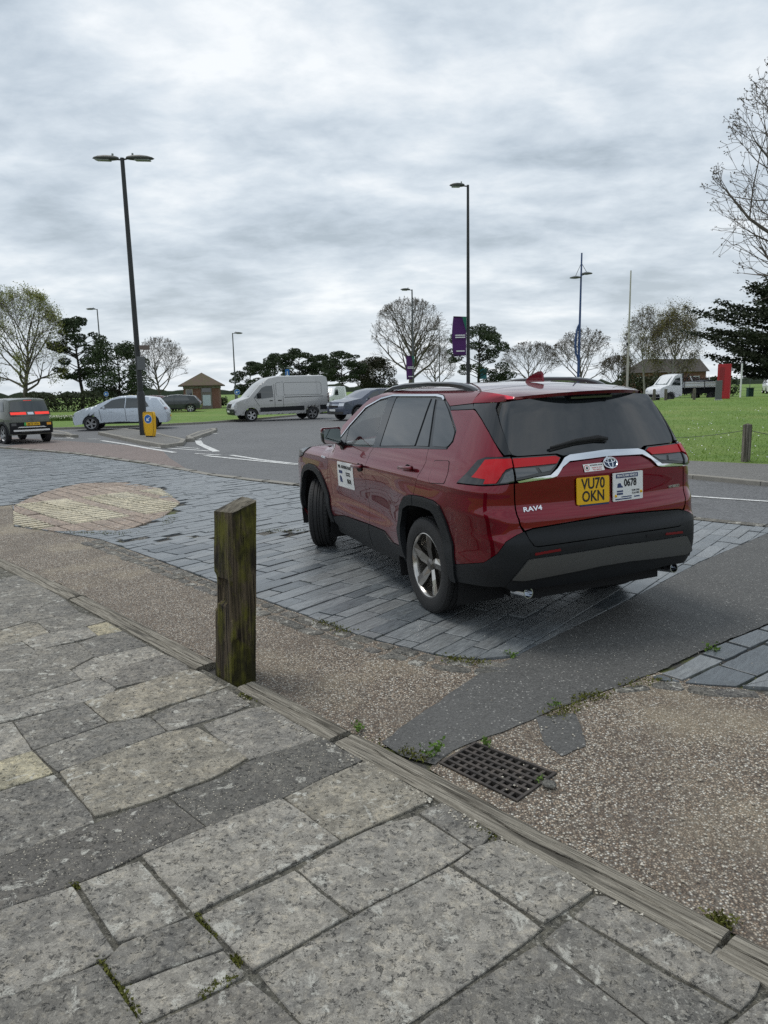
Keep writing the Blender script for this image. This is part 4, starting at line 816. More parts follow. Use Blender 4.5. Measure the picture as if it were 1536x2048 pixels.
# --- wheels
def make_wheel(name):
    wroot = bpy.data.objects.new(name, None); COL.objects.link(wroot)
    tp = [(.238, .088), (.250, .106), (.285, .114), (.325, .112), (.350, .102), (.360, .086), (.3625, .066), (.3625, .058), (.354, .057), (.354, .049), (.3635, .048), (.3635, .018), (.355, .017), (.355, .008), (.3635, .007), (.3635, -.007), (.355, -.008), (.355, -.017), (.3635, -.018), (.3635, -.048), (.354, -.049), (.354, -.057), (.3625, -.058), (.360, -.086), (.350, -.102), (.325, -.112), (.25, -.106), (.238, -.088)]
    mb = MB(); mb.lathe(tp, 56); mb.build('tyre', M_TYRE, wroot, True, 30)
    mb = MB()
    for k in range(56):
        for yy in (.076, -.076):
            a = 2*math.pi*(k+.5)/56; mb.box((.3595*math.cos(a), yy, .3595*math.sin(a)), (.007, .026, .024), 0, -a)
    mb.build('tread', M_TYRE, wroot)['kind'] = 'stuff'
    mb = MB(); mb.lathe([(.245, .090), (.246, .099), (.240, .101), (.233, .094), (.226, .070), (.216, .02), (.205, -.06), (.20, -.09)], 48)
    rim = mb.build('rim', M_MACH, wroot, True, 40)
    mb = MB(); mb.lathe([(.0, -.02), (.15, -.02), (.165, -.03), (.165, -.04)], 32); mb.build('brake_disc', pm('brake_steel', (.10, .095, .09), .4, .8) if 'brake_steel' not in bpy.data.materials else bpy.data.materials['brake_steel'], wroot)
    for k in range(5):
        a = 2*math.pi*k/5+.35; M = Matrix.Rotation(-a, 4, 'Y'); mb = MB()
        pts = [(.045, -.032, .060), (.045, .032, .060), (.13, .040, .078), (.237, .070, .088), (.240, -.022, .088), (.13, -.040, .078)]; rid = [(.045, .0, .070), (.13, -.006, .092), (.236, .018, .098)]
        V = [Vector((r_, y_, c_)) for r_, c_, y_ in pts] + [Vector((r_, y_, c_)) for r_, c_, y_ in rid] + [Vector((r_, y_-.035, c_*.8)) for r_, c_, y_ in pts]
        VV = [M @ p for p in V]
        for nm, fs, mt in (('spoke_face', [(0, 6, 7, 5), (5, 7, 8, 4)], M_MACH), ('spoke', [(1, 2, 7, 6), (2, 3, 8, 7), (3, 4, 8), (0, 1, 6), (0, 5, 14, 9), (5, 4, 13, 14), (1, 10, 11, 2), (2, 11, 12, 3), (0, 9, 10, 1)], M_RIM)):
            mb = MB(); mb.add(VV, fs); so_ = mb.build(nm, mt, wroot)
    mb = MB(); mb.lathe([(.0, .078), (.028, .078), (.034, .072), (.052, .066), (.056, .03)], 24); mb.build('hub_cap', M_RIM, wroot, True, 40)
    return wroot
wh = make_wheel('wheel')
for i, (x, sg, st) in enumerate(((0, 1, 0), (2.69, 1, -.50), (0, -1, 0), (2.69, -1, -.47))):
    o = wh if i == 0 else copy_tree(wh); o.parent = CAR; o.location = (x, sg*.785, .3635 if sg > 0 else .3315); o.rotation_euler = (0, .2*i, st + (0 if sg > 0 else math.pi))
# --- underside, wheel wells, exhausts, cabin
mb = MB(); mb.box((1.34, 0, .36), (1.75, 1.60, .24)); mb.box((1.3, 0, .42), (4.3, 1.10, .30)); mb.box((-.72, 0, .43), (.36, 1.45, .12)); mb.box((3.3, 0, .45), (.4, 1.2, .3)); mb.build('underbody', M_DARK, CAR)
for x in (0, 2.69):
    for sg in (-1, 1):
        mb = MB(); n = 14; v = []
        for k in range(n+1):
            a = math.pi*(-.12+1.24*k/n); v += [(x+.50*math.cos(a), sg*.50, .36+.50*math.sin(a)), (x+.50*math.cos(a), sg*.885, .36+.50*math.sin(a))]
        mb.add(v, [(2*k, 2*k+1, 2*k+3, 2*k+2) for k in range(n)]); mb.add([(x-.55, sg*.5, .2), (x+.55, sg*.5, .2), (x+.55, sg*.5, .9), (x-.55, sg*.5, .9)], [(0, 1, 2, 3)]); mb.build('wheel_arch_liner', M_DARK, CAR)
for sg in (-1, 1):
    mb = MB(); mb.lathe([(.030, 0), (.036, .0), (.037, -.16), (.0, -.161)], 20, Matrix.Translation((-.94, sg*.615, .345)) @ Matrix.Rotation(.12, 4, 'Y') @ Matrix.Rotation(math.pi/2, 4, 'Z')); mb.lathe([(.030, 0), (.030, -.14), (.0, -.14)], 20, Matrix.Translation((-.94, sg*.615, .345)) @ Matrix.Rotation(.12, 4, 'Y') @ Matrix.Rotation(math.pi/2, 4, 'Z')); mb.build('exhaust_tip', M_CHROME, CAR, True, 40)
mb = MB(); mb.box((.9, 0, .58), (2.9, 1.56, .10)); mb.box((-.35, 0, .72), (.9, 1.3, .25)); mb.build('cabin_floor', M_SEAT, CAR)
for y in (-.38, .38):
    mb = MB(); mb.box((1.05, y, .78), (.5, .48, .2), 0, -.1, bev=.05); mb.box((.80, y, 1.05), (.14, .46, .58), 0, -.22, bev=.05); mb.box((.70, y, 1.42), (.09, .26, .17), 0, -.1, bev=.04); mb.build('front_seat', M_SEAT, CAR, True)
mb = MB(); mb.box((.05, 0, .78), (.5, 1.3, .2), bev=.05); mb.box((-.25, 0, 1.05), (.14, 1.3, .55), 0, -.22, bev=.05); mb.build('rear_seat', M_SEAT, CAR, True)
mb = MB(); mb.box((2.02, 0, .98), (.55, 1.5, .26), 0, .15, bev=.08); mb.build('dashboard', M_SEAT, CAR, True)
mb = MB(); mb.tube([(1.66+.05*math.sin(a)*.4, -.38+.185*math.cos(a), 1.06+.18*math.sin(a)) for a in np.linspace(0, 2*math.pi, 25)], .016, 8); mb.build('steering_wheel', M_SEAT, CAR, True)
# --- rear fittings and lettering
def rear_M(y, z, off=.003):
    p, nn = PN(-1.7+y if y >= 0 else -1.7+y, z); p, nn = PN(-1.7+y/float(pch(z, YCZ, YCV))*.7, z); nn = Vector((float(nn[0]), float(nn[1]), float(nn[2]))); return plate_M(Vector([float(a) for a in p])+nn*off, (0, -1, 0), nn)
M = rear_M(.148, .982, .006); wi, hi_ = .252, .176
pl = flat('number_plate', rnd(rect(-wi/2, -hi_/2, wi/2, hi_/2), .012), 0, .008, M_YEL, CAR, M)
text('VU70', .098, M_BLK, pl, M @ Matrix.Translation((0, .042, .0085)), 'plate_lettering', .80, bold=.0022); text('OKN', .098, M_BLK, pl, M @ Matrix.Translation((0, -.040, .0085)), 'plate_lettering', .80, bold=.0022)
flat('plate_edge', rect(-.10, -hi_/2-.012, .125, -hi_/2-.001), 0, .005, M_NAVY, pl, M)
M = rear_M(-.137, .984, .006); wi, hi_ = .258, .188
pl = flat('licence_plate', rnd(rect(-wi/2, -hi_/2, wi/2, hi_/2), .008), 0, .008, M_WHITE, CAR, M); T = lambda x, y, z=.0085: M @ Matrix.Translation((x, y, z))
flat('header_band', rect(-.105, .058, .085, .086), .008, .0088, M_NAVY, pl, M); text('PRIVATE HIRE VEHICLE', .0195, M_WHITE, pl, T(-.010, .072, .009), 'band_lettering', .86, bold=.0006)
text('0678', .068, M_BLK, pl, T(.018, .022), 'number_lettering', .80, bold=.0026)
flat('crest_mark', [(-.095, -.005), (-.092, .018), (-.08, .026), (-.065, .024), (-.058, .008), (-.048, .004), (-.046, -.006)], .008, .0088, M_NAVY, pl, M)
text('VU70 OKN', .017, M_BLK, pl, T(.064, -.032), 'small_lettering', .82, bold=.0005); text('31 Jul 2025', .017, M_BLK, pl, T(.064, -.050), 'small_lettering', .82, bold=.0005)
for x0, y0, x1, y1 in ((-.098, -.035, -.045, -.024), (-.098, -.053, -.045, -.040), (-.06, -.072, .03, -.065), (-.112, -.086, .028, -.078), (.05, -.078, .10, -.070)): flat('print_bar', rect(x0, y0, x1, y1), .008, .0086, M_NAVY, pl, M)
for x, y in ((-.108, -.058), (.112, -.045)): mb = MB(); mb.lathe([(0, .016), (.008, .014), (.010, .008)], 10, M @ Matrix.Translation((x, y, 0)) @ Matrix.Rotation(math.pi/2, 4, 'X')); mb.build('plate_screw', M_YEL, pl, True)
M = rear_M(.128, 1.127, .003); stk = flat('window_sticker', rect(-.078, -.026, .078, .026), 0, .0015, M_WHITE, CAR, M)
stk.name = 'warning_sticker'
T = lambda x, y, z=.0018: M @ Matrix.Translation((x, y, z)); text('AUTOMATIC DOOR', .0125, M_BLK, stk, T(.020, .014), 'sticker_lettering', .85, bold=.0004); text('PLEASE DO NOT', .0125, M_REDP, stk, T(.022, -.003), 'sticker_lettering', .85); text('PULL HANDLE', .0125, M_REDP, stk, T(.022, -.017), 'sticker_lettering', .85)
mb = MB(); mb.lathe([(.016, .0017), (.020, .0017)], 20, M @ Matrix.Translation((-.055, 0, 0)) @ Matrix.Rotation(math.pi/2, 4, 'X')); mb.build('prohibition_ring', M_REDP, stk); flat('hand_mark', [(-.063, -.008), (-.048, -.010), (-.047, .008), (-.058, .010)], .0015, .002, M_BLK, stk, M)
def ring(a, b, wd, M, name, parent, mat=M_CHROME):
    mb = MB(); mb.tube([M @ Vector((a*math.cos(q), b*math.sin(q), .004)) for q in np.linspace(0, 2*math.pi, 33)], wd, 6, False); return mb.build(name, mat, parent, True)
M = rear_M(-.005, 1.143, .008); bd_ = flat('emblem', [(.055*math.cos(q), .038*math.sin(q)) for q in np.linspace(0, 2*math.pi, 28)[:-1]], -.006, .002, pm('emblem_blue', (.03, .05, .10), .15, .3), CAR, M)
ring(.054, .0375, .0045, M, 'emblem_ring', bd_); ring(.017, .034, .0035, M, 'emblem_ring', bd_); ring(.040, .0125, .0035, M @ Matrix.Translation((0, .014, 0)), 'emblem_ring', bd_)
text('RAV4', .042, M_CHROME, CAR, rear_M(.585, .897, .003) @ Matrix.Diagonal((1, 1, 1, 1)), 'model_lettering', 1.32, .003, .001)
text('HYBRID', .026, M_CHROME, CAR, rear_M(-.59, .936, .003), 'hybrid_lettering', 1.3, .002, .0006)
wp = [PN(-1.28, 1.262), PN(-1.475, 1.293), PN(-1.66, 1.302), PN(-1.735, 1.290)]; mb = MB(); mb.tube([tuple(p+nn*.022) for p, nn in wp], [.008, .013, .018, .012], 8); mb.tube([tuple(p+nn*.012-np.array([0, 0, .016])) for p, nn in wp], [.006, .008, .008, .006], 6); mb.build('rear_wiper', M_RUB, CAR, True)
p, nn = PN(1.64, .88); Ms = plate_M(Vector([float(a) for a in p])+Vector((0, .006, 0)), (-1, 0, 0), (0, 1, 0)); Ms = Ms
sg_ = panel('door_sign', [(1.83, 1.0), (1.415, 1.005), (1.45, .757), (1.875, .757)], M_WHITE, CAR, off=.004, depth=.003, gap=0, r=.012)
tS = lambda x, z, o=.0062: (lambda q: plate_M(Vector([float(a) for a in q[0]])+Vector([float(a) for a in q[1]])*o, (-1, 0, 0), [float(a) for a in q[1]]))(PN(x, z))
text('PRE - BOOKED ONLY', .040, M_BLK, sg_, tS(1.632, .955), 'sign_lettering', .92, bold=.0012); text('0678', .062, M_BLK, sg_, tS(1.555, .825), 'sign_lettering', .8, bold=.001)
flat('sign_mark', rect(-.045, -.014, .045, .014), 0, .001, M_NAVY, sg_, tS(1.755, .905, .0055)); flat('sign_mark', [(-.03, -.03), (-.03, .02), (-.01, .035), (.02, .02), (.035, -.03)], 0, .001, M_NAVY, sg_, tS(1.765, .835, .0055))
for z in (.905, .885): flat('sign_print_bar', rect(-.055, -.006, .055, .006), 0, .0008, M_BLK, sg_, tS(1.56, z, .0055))
text('HYBRID', .03, M_CHROME, fd[0], tS(2.245, 1.005, .004), 'wing_lettering', 1.2, .002)
# ================================================================ vehicles on the road, smaller in the picture
class Body:
    def __init__(s, name, L, W, prof, label, cat, tum=.32, zb=.95, cor=.16, bow=.12, group=None, paint=None):
        s.W, s.L, s.tum, s.zb, s.cor, s.bow = W, L, tum, zb, cor, bow; s.prof = ccw(prof); s.root = thing(name, (0, 0, 0), 0, label, cat, group); s.paint = paint
    def Y(s, x, z):
        k = max(0., abs(x)-s.L*.30)/(s.L*.20); y = s.W*(1-.012*((z-.6)/.4)**2 if z < .6 else 1)
        return y - s.tum*max(0., z-s.zb)**1.25 - s.cor*k**2.4
    def grid(s, poly, res):
        bm = bmesh.new(); bm.faces.new([bm.verts.new((p[0], p[1], 0)) for p in ccw(poly)])
        for ax in (0, 1):
            vs = [p[ax] for p in poly]; v = math.ceil(min(vs)/res)*res+.0011
            while v < max(vs):
                bmesh.ops.bisect_plane(bm, geom=list(bm.verts)+list(bm.edges)+list(bm.faces), plane_co=Vector((v, 0, 0)) if ax == 0 else Vector((0, v, 0)), plane_no=Vector((1, 0, 0)) if ax == 0 else Vector((0, 1, 0)), dist=3e-4); v += res
        bm.verts.index_update(); A = [tuple(v.co[:2]) for v in bm.verts]; F = [tuple(v.index for v in f.verts) for f in bm.faces]; bm.free(); return A, F
    def side(s, name, poly, mat, off=.006, res=.2, parent=None, r=0, sides=(1, -1)):
        if r: poly = rnd(poly, r, 2)
        A, F = s.grid(poly, res); o = []
        for sg in sides:
            V = [(x, sg*(s.Y(x, z)+off), z) for x, z in A]; o.append(mesh(name, V, [f[::-1] for f in F] if sg > 0 else F, mat, parent or s.root, True))
        return o
    def skin(s, mat, name='body', n=9):
        P_ = []; pr = s.prof
        for i in range(len(pr)):
            a, b = Vector(pr[i]), Vector(pr[(i+1) % len(pr)]); k = max(1, int((b-a).length/.16))
            for j in range(k): P_.append(tuple(a.lerp(b, j/k)))
        mb = MB(); A, F = s.grid(P_, .22)
        for sg in (1, -1): mb.add([(x, sg*s.Y(x, z), z) for x, z in A], [f[::-1] for f in F] if sg > 0 else F)
        m = len(P_); V = []
        for i, (x, z) in enumerate(P_):
            a, b = Vector(P_[i-1]), Vector(P_[(i+1) % m]); t = (b-a).normalized(); nx, nz = t.y, -t.x; y0 = s.Y(x, z)
            for k in range(n):
                q = -1+2*k/(n-1); w_ = 1-q*q; V.append((x+nx*s.bow*w_*(1 if abs(nx) > .3 else abs(nx)/.3), y0*q, z+max(0, nz)*.045*w_))
        mb.add(V, [(i*n+k, ((i+1) % m)*n+k, ((i+1) % m)*n+k+1, i*n+k+1) for i in range(m) for k in range(n-1)])
        o = mb.build(name, mat, s.root, True, 38); bm = bmesh.new(); bm.from_mesh(o.data); bmesh.ops.remove_doubles(bm, verts=bm.verts, dist=.002); bmesh.ops.recalc_face_normals(bm, faces=bm.faces); bm.to_mesh(o.data); bm.free(); o.data.shade_smooth(); o.data.set_sharp_from_angle(angle=math.radians(40)); return o
    def xat(s, z, end):
        xs = []; pr = s.prof
        for i in range(len(pr)):
            a, b = pr[i], pr[(i+1) % len(pr)]
            if (a[1]-z)*(b[1]-z) <= 0 and a[1] != b[1]: xs.append(a[0]+(b[0]-a[0])*(z-a[1])/(b[1]-a[1]))
        return max(xs) if end > 0 else min(xs)
    def end(s, name, end, y0, y1, z0, z1, mat, off=.012, nz=3, ny=4, y0t=None, y1t=None, parent=None):   # patch on the front (+1) or rear (-1) face
        y0t = y0 if y0t is None else y0t; y1t = y1 if y1t is None else y1t; V = []
        for j in range(nz+1):
            z = z0+(z1-z0)*j/nz; x = s.xat(z, end)
            x2 = s.xat(min(z+.03, z1+.03), end); sl = (x2-x)/.03; nx = 1/math.hypot(1, sl)
            a, b = y0+(y0t-y0)*j/nz, y1+(y1t-y1)*j/nz; yy0 = s.Y(x, z)
            for k in range(ny+1):
                y = a+(b-a)*k/ny; q = max(-1, min(1, y/yy0)); V.append((x+end*(s.bow*nx*(1-q*q)+off), y, z+off*.4))
        F = [(j*(ny+1)+k, j*(ny+1)+k+1, (j+1)*(ny+1)+k+1, (j+1)*(ny+1)+k) for j in range(nz) for k in range(ny)]
        return mesh(name, V, F if end > 0 else [f[::-1] for f in F], mat, parent or s.root, True)
    def wheels(s, xs, r, rimmat, track=None, spokes=5):
        tr = track or s.W-.11
        for x in xs:
            for sg in (1, -1):
                wr = bpy.data.objects.new('wheel', None); COL.objects.link(wr); wr.parent = s.root; wr.location = (x, sg*tr, r); wr.rotation_euler = (0, random.uniform(0, 2), 0 if sg > 0 else math.pi)
                mb = MB(); mb.lathe([(r*.66, .09), (r*.72, .105), (r*.9, .105), (r*.99, .085), (r, .0), (r*.99, -.085), (r*.9, -.1), (r*.66, -.1)], 28); mb.build('tyre', M_TYRE, wr, True)
                mb = MB(); mb.lathe([(r*.68, .095), (r*.64, .09), (r*.60, .05), (r*.58, -.05), (0, -.06)], 24); mb.build('rim', M_DARK if spokes else rimmat, wr, True)
                if spokes:
                    mb = MB(); mb.lathe([(r*.69, .088), (r*.685, .101), (r*.64, .098), (r*.62, .08)], 24)
                    for k in range(spokes):
                        a = 2*math.pi*k/spokes; M = Matrix.Rotation(-a, 4, 'Y'); hw, ho = r*.09, r*.15
                        mb.add([M @ Vector(p) for p in ((0, .085, -hw), (0, .085, hw), (r*.66, .09, ho), (r*.66, .09, -ho), (0, .05, 0), (r*.66, .05, 0))], [(0, 1, 2, 3), (0, 3, 5, 4), (1, 4, 5, 2)])
                    mb.build('spokes', rimmat, wr)
    def place(s, x, y, rz, z=-.03): s.root.location = (x, y, z); s.root.rotation_euler = (0, 0, rz); return s.root
def arch(x, r, z0, n=7): return [(x+r*math.cos(math.pi*k/n), z0+r*1.02*math.sin(math.pi*k/n)) for k in range(n+1)]   # from +x to -x
paint = lambda nm, c, m=.3, r=.35: pm(nm, c, r, m, coat=.7)
M_SILV = paint('silver_paint', (.56, .61, .67), .3); M_OLIVE = paint('olive_paint', (.085, .092, .075)); M_VAN = paint('van_silver', (.42, .415, .405), .4); M_BLUE = paint('slate_blue_paint', (.075, .088, .125)); M_VWHITE = pm('white_car_paint', (.75, .76, .77), .3, coat=.5)
M_LRED = pm('lit_tail_lamp', (.6, .01, .01), .3, emit=(1, .08, .05), es=.6); M_LAMP = pm('headlamp_glass', (.6, .62, .65), .12, .3); M_ALLOY = pm('alloy_wheel', (.42, .42, .43), .3, .8); M_WIN = pm('car_window', (.02, .028, .028), .03, ior=1.9); M_WINL = pm('windscreen_glass', (.10, .125, .125), .03, ior=1.9); M_AMB = pm('amber_lamp', (.8, .35, .02), .3)
def hatch(name, label, group, pmat, L=4.26, W=.90, H=1.57, front=True, cat='car'):
    h = L/2; k = H/1.57; wx = (-h+.75, h-.82); r = .34
    low = [(-h+.05, .30)] + arch(wx[0], .40, .32)[::-1] + arch(wx[1], .40, .32)[::-1] + [(h-.06, .26)]
    top = [(h, .45), (h-.01, .66), (h-.10, .83*k), (h-.40, .97*k), (h-.95, 1.10*k), (h-1.75, 1.45*k), (h-2.1, 1.54*k), (h-2.6, 1.57*k), (-h+.85, 1.52*k), (-h+.42, 1.45*k), (-h+.20, 1.15*k), (-h+.02, .92*k), (-h, .55), (-h+.02, .40)]
    b = Body(name, L, W, low+top, label, cat, group=group, zb=.98*k, tum=.42); b.skin(pmat)
    b.side('side_window', [(h-1.25, 1.03*k), (h-1.80, 1.40*k), (h-2.15, 1.475*k), (h-2.42, 1.49*k), (h-2.36, 1.02*k)], M_WIN)
    b.side('side_window', [(h-2.40, 1.02*k), (h-2.46, 1.49*k), (-h+1.0, 1.46*k), (-h+.78, 1.08*k), (-h+1.0, 1.03*k)], M_WIN)
    b.end('windscreen', 1, -.62, .62, 1.14*k, 1.44*k, M_WINL, y0t=-.50, y1t=.50, off=.008); b.end('rear_window', -1, -.62, .62, 1.14*k, 1.43*k, M_WIN, y0t=-.5, y1t=.5)
    for sg in (-1, 1):
        b.end('headlamp', 1, sg*.42, sg*.80, .68*k, .80*k, M_LAMP); b.end('tail_lamp', -1, sg*.38, sg*.80, .92*k, 1.03*k, M_REDD)
    b.end('number_plate', 1, -.26, .26, .42, .52, M_WHITE); b.end('number_plate', -1, -.26, .26, .55, .66, M_YEL); b.end('lower_grille', 1, -.5, .5, .30, .41, M_DARK, off=.01)
    b.side('sill', [(wx[0]+.40, .36), (wx[0]+.42, .30), (wx[1]-.42, .30), (wx[1]-.40, .36), (0, .40)], M_CLAD, off=.004)
    b.side('door_handle', rect(-h+1.45, .86*k, -h+1.63, .885*k), pmat, off=.02); b.side('door_handle', rect(-h+2.45, .85*k, -h+2.63, .875*k), pmat, off=.02)
    for sg in (1, -1):
        mb = MB(); mb.box((h-1.45, sg*(W+.03), 1.06*k), (.10, .18, .12), bev=.03); mb.build('door_mirror', pmat, b.root, True)
    for xs_ in ([(h-1.22, .98*k), (h-1.30, .45)], [(h-2.38, 1.0*k), (h-2.42, .42)], [(-h+.98, 1.02*k), (-h+1.12, .72), (-h+1.22, .45)]): b.side('door_seam', strip(xs_, .016), M_DARK, off=.003)
    b.wheels(wx, r, M_ALLOY); return b
hb = hatch('hatchback_car', 'silver electric hatchback driving left behind the lamp post', None, M_SILV); hb.place(-12.5, 35.8, math.radians(190))
# far parked cars are built the same way, smaller in view
far_cars = [('dark_saloon', 'dark saloon car parked in front of the brick hut', (-17.0, 60.5), 190, paint('charcoal_paint', (.03, .035, .035)), 4.4, 1.42), ('parked_hatchback', 'pale hatchback roof beyond the olive car at the far left', (-37.2, 62), 175, M_VWHITE, 4.2, 1.5), ('parked_hatchback', 'light blue hatchback roof further left beyond the olive car', (-40.5, 60), 178, paint('pale_blue_paint', (.25, .33, .42)), 4.2, 1.5),
 ('parked_car', 'white car parked beyond the lawn just right of the red totem', (44.2, 84), 250, M_VWHITE, 4.4, 1.62), ('parked_car', 'white car parked beyond the lawn behind the green bin', (47.9, 85), 252, M_VWHITE, 4.3, 1.5), ('parked_car', 'dark grey car parked beyond the lawn at the right edge', (46.6, 77), 245, paint('grey_paint', (.07, .075, .08)), 4.4, 1.5), ('parked_car', 'dark red car parked by the hut, mostly hidden by the saloon', (-19.6, 62), 185, paint('maroon_paint', (.10, .02, .02)), 4.2, 1.4)]
for nm, lb, (x, y), a, pmat, L, H in far_cars: hatch(nm, lb, None, pmat, L=L, H=H).place(x, y, math.radians(a), .03 if y < 70 else .12)
# olive car, rear view, brake lamps lit
h = 1.92; b = Body('small_suv', 3.84, .80, [(-h+.04, .32)] + arch(-h+.62, .40, .32)[::-1] + arch(h-.68, .40, .32)[::-1] + [(h-.04, .30), (h, .50), (h-.02, .86), (h-.35, 1.0), (h-.80, 1.08), (h-1.32, 1.46), (h-1.7, 1.57), (-h+.55, 1.58), (-h+.25, 1.54), (-h+.10, 1.16), (-h+.0, 1.0), (-h-.01, .62), (-h+.01, .42)], 'olive green compact car at the left edge with red brake lamps lit', 'car', zb=1.02, tum=.30, bow=.07)
b.skin(M_OLIVE); b.end('rear_window', -1, -.66, .66, 1.16, 1.49, M_WIN, y0t=-.56, y1t=.56); b.end('lamp_panel', -1, -.70, .70, .98, 1.14, M_GLOSS, off=.008)
for sg in (-1, 1):
    b.end('tail_lamp', -1, sg*.15, sg*.66, 1.03, 1.12, M_LRED, off=.016); b.end('indicator', -1, sg*.52, sg*.68, .64, .73, M_AMB if sg < 0 else M_DKL, off=.02)
    mb = MB(); mb.box((h-1.15, sg*.88, 1.10), (.1, .16, .13), bev=.03); mb.build('door_mirror', M_OLIVE, b.root, True)
b.end('high_brake_lamp', -1, -.14, .14, 1.515, 1.55, M_LRED, off=.03); em = b.end('emblem', -1, -.10, .10, 1.03, 1.115, M_CHROME, off=.018); b.end('bumper_panel', -1, -.74, .74, .36, .76, M_CLAD, off=.006); b.end('bumper_bar', -1, -.62, .62, .44, .50, M_WHITE, off=.022); b.end('bumper_bar', -1, -.50, .50, .57, .605, M_WHITE, off=.020, y0t=-.42, y1t=.42)
np_ = b.end('number_plate', -1, -.27, .27, .64, .75, M_YEL, off=.024); b.end('plate_flash', -1, .20, .27, .64, .75, pm('green_flash', (.05, .4, .10), .4), off=.026, parent=np_)
text('BK75 UYA', .105, M_BLK, np_, plate_M((-h-.108, -.03, .70), (0, -1, 0), (-1, 0, 0)), 'plate_lettering', .82)
b.side('side_window', [(h-1.05, 1.10), (h-1.42, 1.43), (h-1.75, 1.50), (-.02, 1.51), (-.02, 1.10)], M_WIN); b.side('side_window', [(-.08, 1.10), (-.08, 1.51), (-h+.6, 1.49), (-h+.42, 1.16)], M_WIN); b.side('arch_trim', arch(-h+.62, .47, .32)+arch(-h+.62, .40, .32)[::-1], M_CLAD); b.side('arch_trim', arch(h-.68, .47, .32)+arch(h-.68, .40, .32)[::-1], M_CLAD); b.side('sill', rect(-h+1.03, .30, h-1.1, .42), M_CLAD)
b.wheels((-h+.62, h-.68), .33, M_ALLOY); b.place(-13.9, 27.9, math.atan2(.72, -.70))
# blue-grey SUV coming towards us
h = 2.3; b = Body('blue_suv', 4.6, .91, [(-h+.06, .36)] + arch(-h+.95, .44, .36)[::-1] + arch(h-.95, .44, .36)[::-1] + [(h-.05, .34), (h, .55), (h-.02, .78), (h-.12, .98), (h-.55, 1.08), (h-1.15, 1.17), (h-1.95, 1.57), (h-2.4, 1.66), (-h+1.0, 1.66), (-h+.45, 1.57), (-h+.15, 1.15), (-h, .9), (-h, .5)], 'dark blue sport utility car coming towards us behind the red car', 'car', zb=1.02, tum=.36, bow=.16)
b.skin(M_BLUE); b.end('windscreen', 1, -.72, .72, 1.20, 1.56, M_WINL, y0t=-.58, y1t=.58, off=.008); b.end('grille', 1, -.42, .42, .70, .86, M_DARK, off=.016); b.end('chrome_bar', 1, -.46, .46, .82, .86, M_CHROME, off=.022); b.end('number_plate', 1, -.27, .27, .50, .61, M_WHITE, off=.025); b.end('lower_bumper', 1, -.75, .75, .36, .48, M_SKID, off=.014)
for sg in (-1, 1):
    b.end('headlamp', 1, sg*.44, sg*.80, .78, .94, M_LAMP); mb = MB(); mb.box((h-1.7, sg*.98, 1.12), (.12, .2, .14), bev=.03); mb.build('door_mirror', M_BLUE, b.root, True)
b.side('side_window', [(h-1.5, 1.14), (h-2.05, 1.50), (h-2.5, 1.58), (-.15, 1.59), (-.10, 1.14)], M_WIN); b.side('side_window', [(-.18, 1.14), (-.22, 1.59), (-h+1.1, 1.56), (-h+.55, 1.36), (-h+.75, 1.17)], M_WIN); b.side('window_trim', strip([(h-1.45, 1.12), (-h+.7, 1.15)], .025), M_CHROME, off=.01)
b.side('arch_trim', arch(h-.95, .50, .36)+arch(h-.95, .44, .36)[::-1], M_CLAD); b.side('arch_trim', arch(-h+.95, .50, .36)+arch(-h+.95, .44, .36)[::-1], M_CLAD); b.wheels((-h+.95, h-.95), .36, M_ALLOY); b.place(-.75, 41.6, math.atan2(-.62, -.78))
# silver van
h = 2.8; b = Body('silver_van', 5.6, 1.0, [(-h+.05, .42)] + arch(-h+1.05, .42, .36)[::-1] + arch(h-.95, .42, .36)[::-1] + [(h-.06, .36), (h, .55), (h-.01, .80), (h-.10, 1.02), (h-.30, 1.16), (h-.85, 1.32), (h-1.55, 2.05), (h-2.05, 2.36), (h-2.6, 2.46), (-h+.25, 2.48), (-h+.06, 2.40), (-h, 2.0), (-h, .55)], 'silver panel van driving left past the brick hut', 'van', zb=1.15, tum=.115, cor=.10, bow=.10)
b.skin(M_VAN); b.end('windscreen', 1, -.78, .78, 1.36, 2.02, M_WINL, y0t=-.68, y1t=.68, off=.01); b.end('grille', 1, -.42, .42, .74, 1.02, M_DARK, off=.016); b.end('bumper', 1, -.92, .92, .38, .70, M_CLAD, off=.012); b.end('number_plate', 1, -.27, .27, .50, .61, M_WHITE, off=.03)
for sg in (-1, 1):
    b.end('headlamp', 1, sg*.50, sg*.86, .84, 1.12, M_LAMP); mb = MB(); mb.box((h-1.42, sg*1.13, 1.42), (.12, .2, .32), bev=.04); mb.build('door_mirror', M_CLAD, b.root, True); b.end('tail_lamp', -1, sg*.84, sg*.96, .95, 1.5, M_REDD)
b.side('side_window', [(h-1.10, 1.30), (h-1.62, 1.86), (h-1.85, 1.95), (h-2.22, 1.96), (h-2.25, 1.32), (h-1.6, 1.25)], M_WIN); b.side('bodyside_panel', [(h-2.45, 1.36), (h-2.45, 2.10), (-.05, 2.12), (-.05, 1.36)], M_VAN, off=-.02+.026, r=.1)
for x0, x1 in ((h-2.42, -.02), (.02-.10, -h+.45)): b.side('panel_groove', strip(rnd([(x0, 1.42), (x0, 2.12), (x1, 2.12), (x1, 1.42)], .12)+[(x0, 1.42)], .022), pm('groove_shadow', (.16, .16, .155), .5), off=.004, sides=(1, -1))
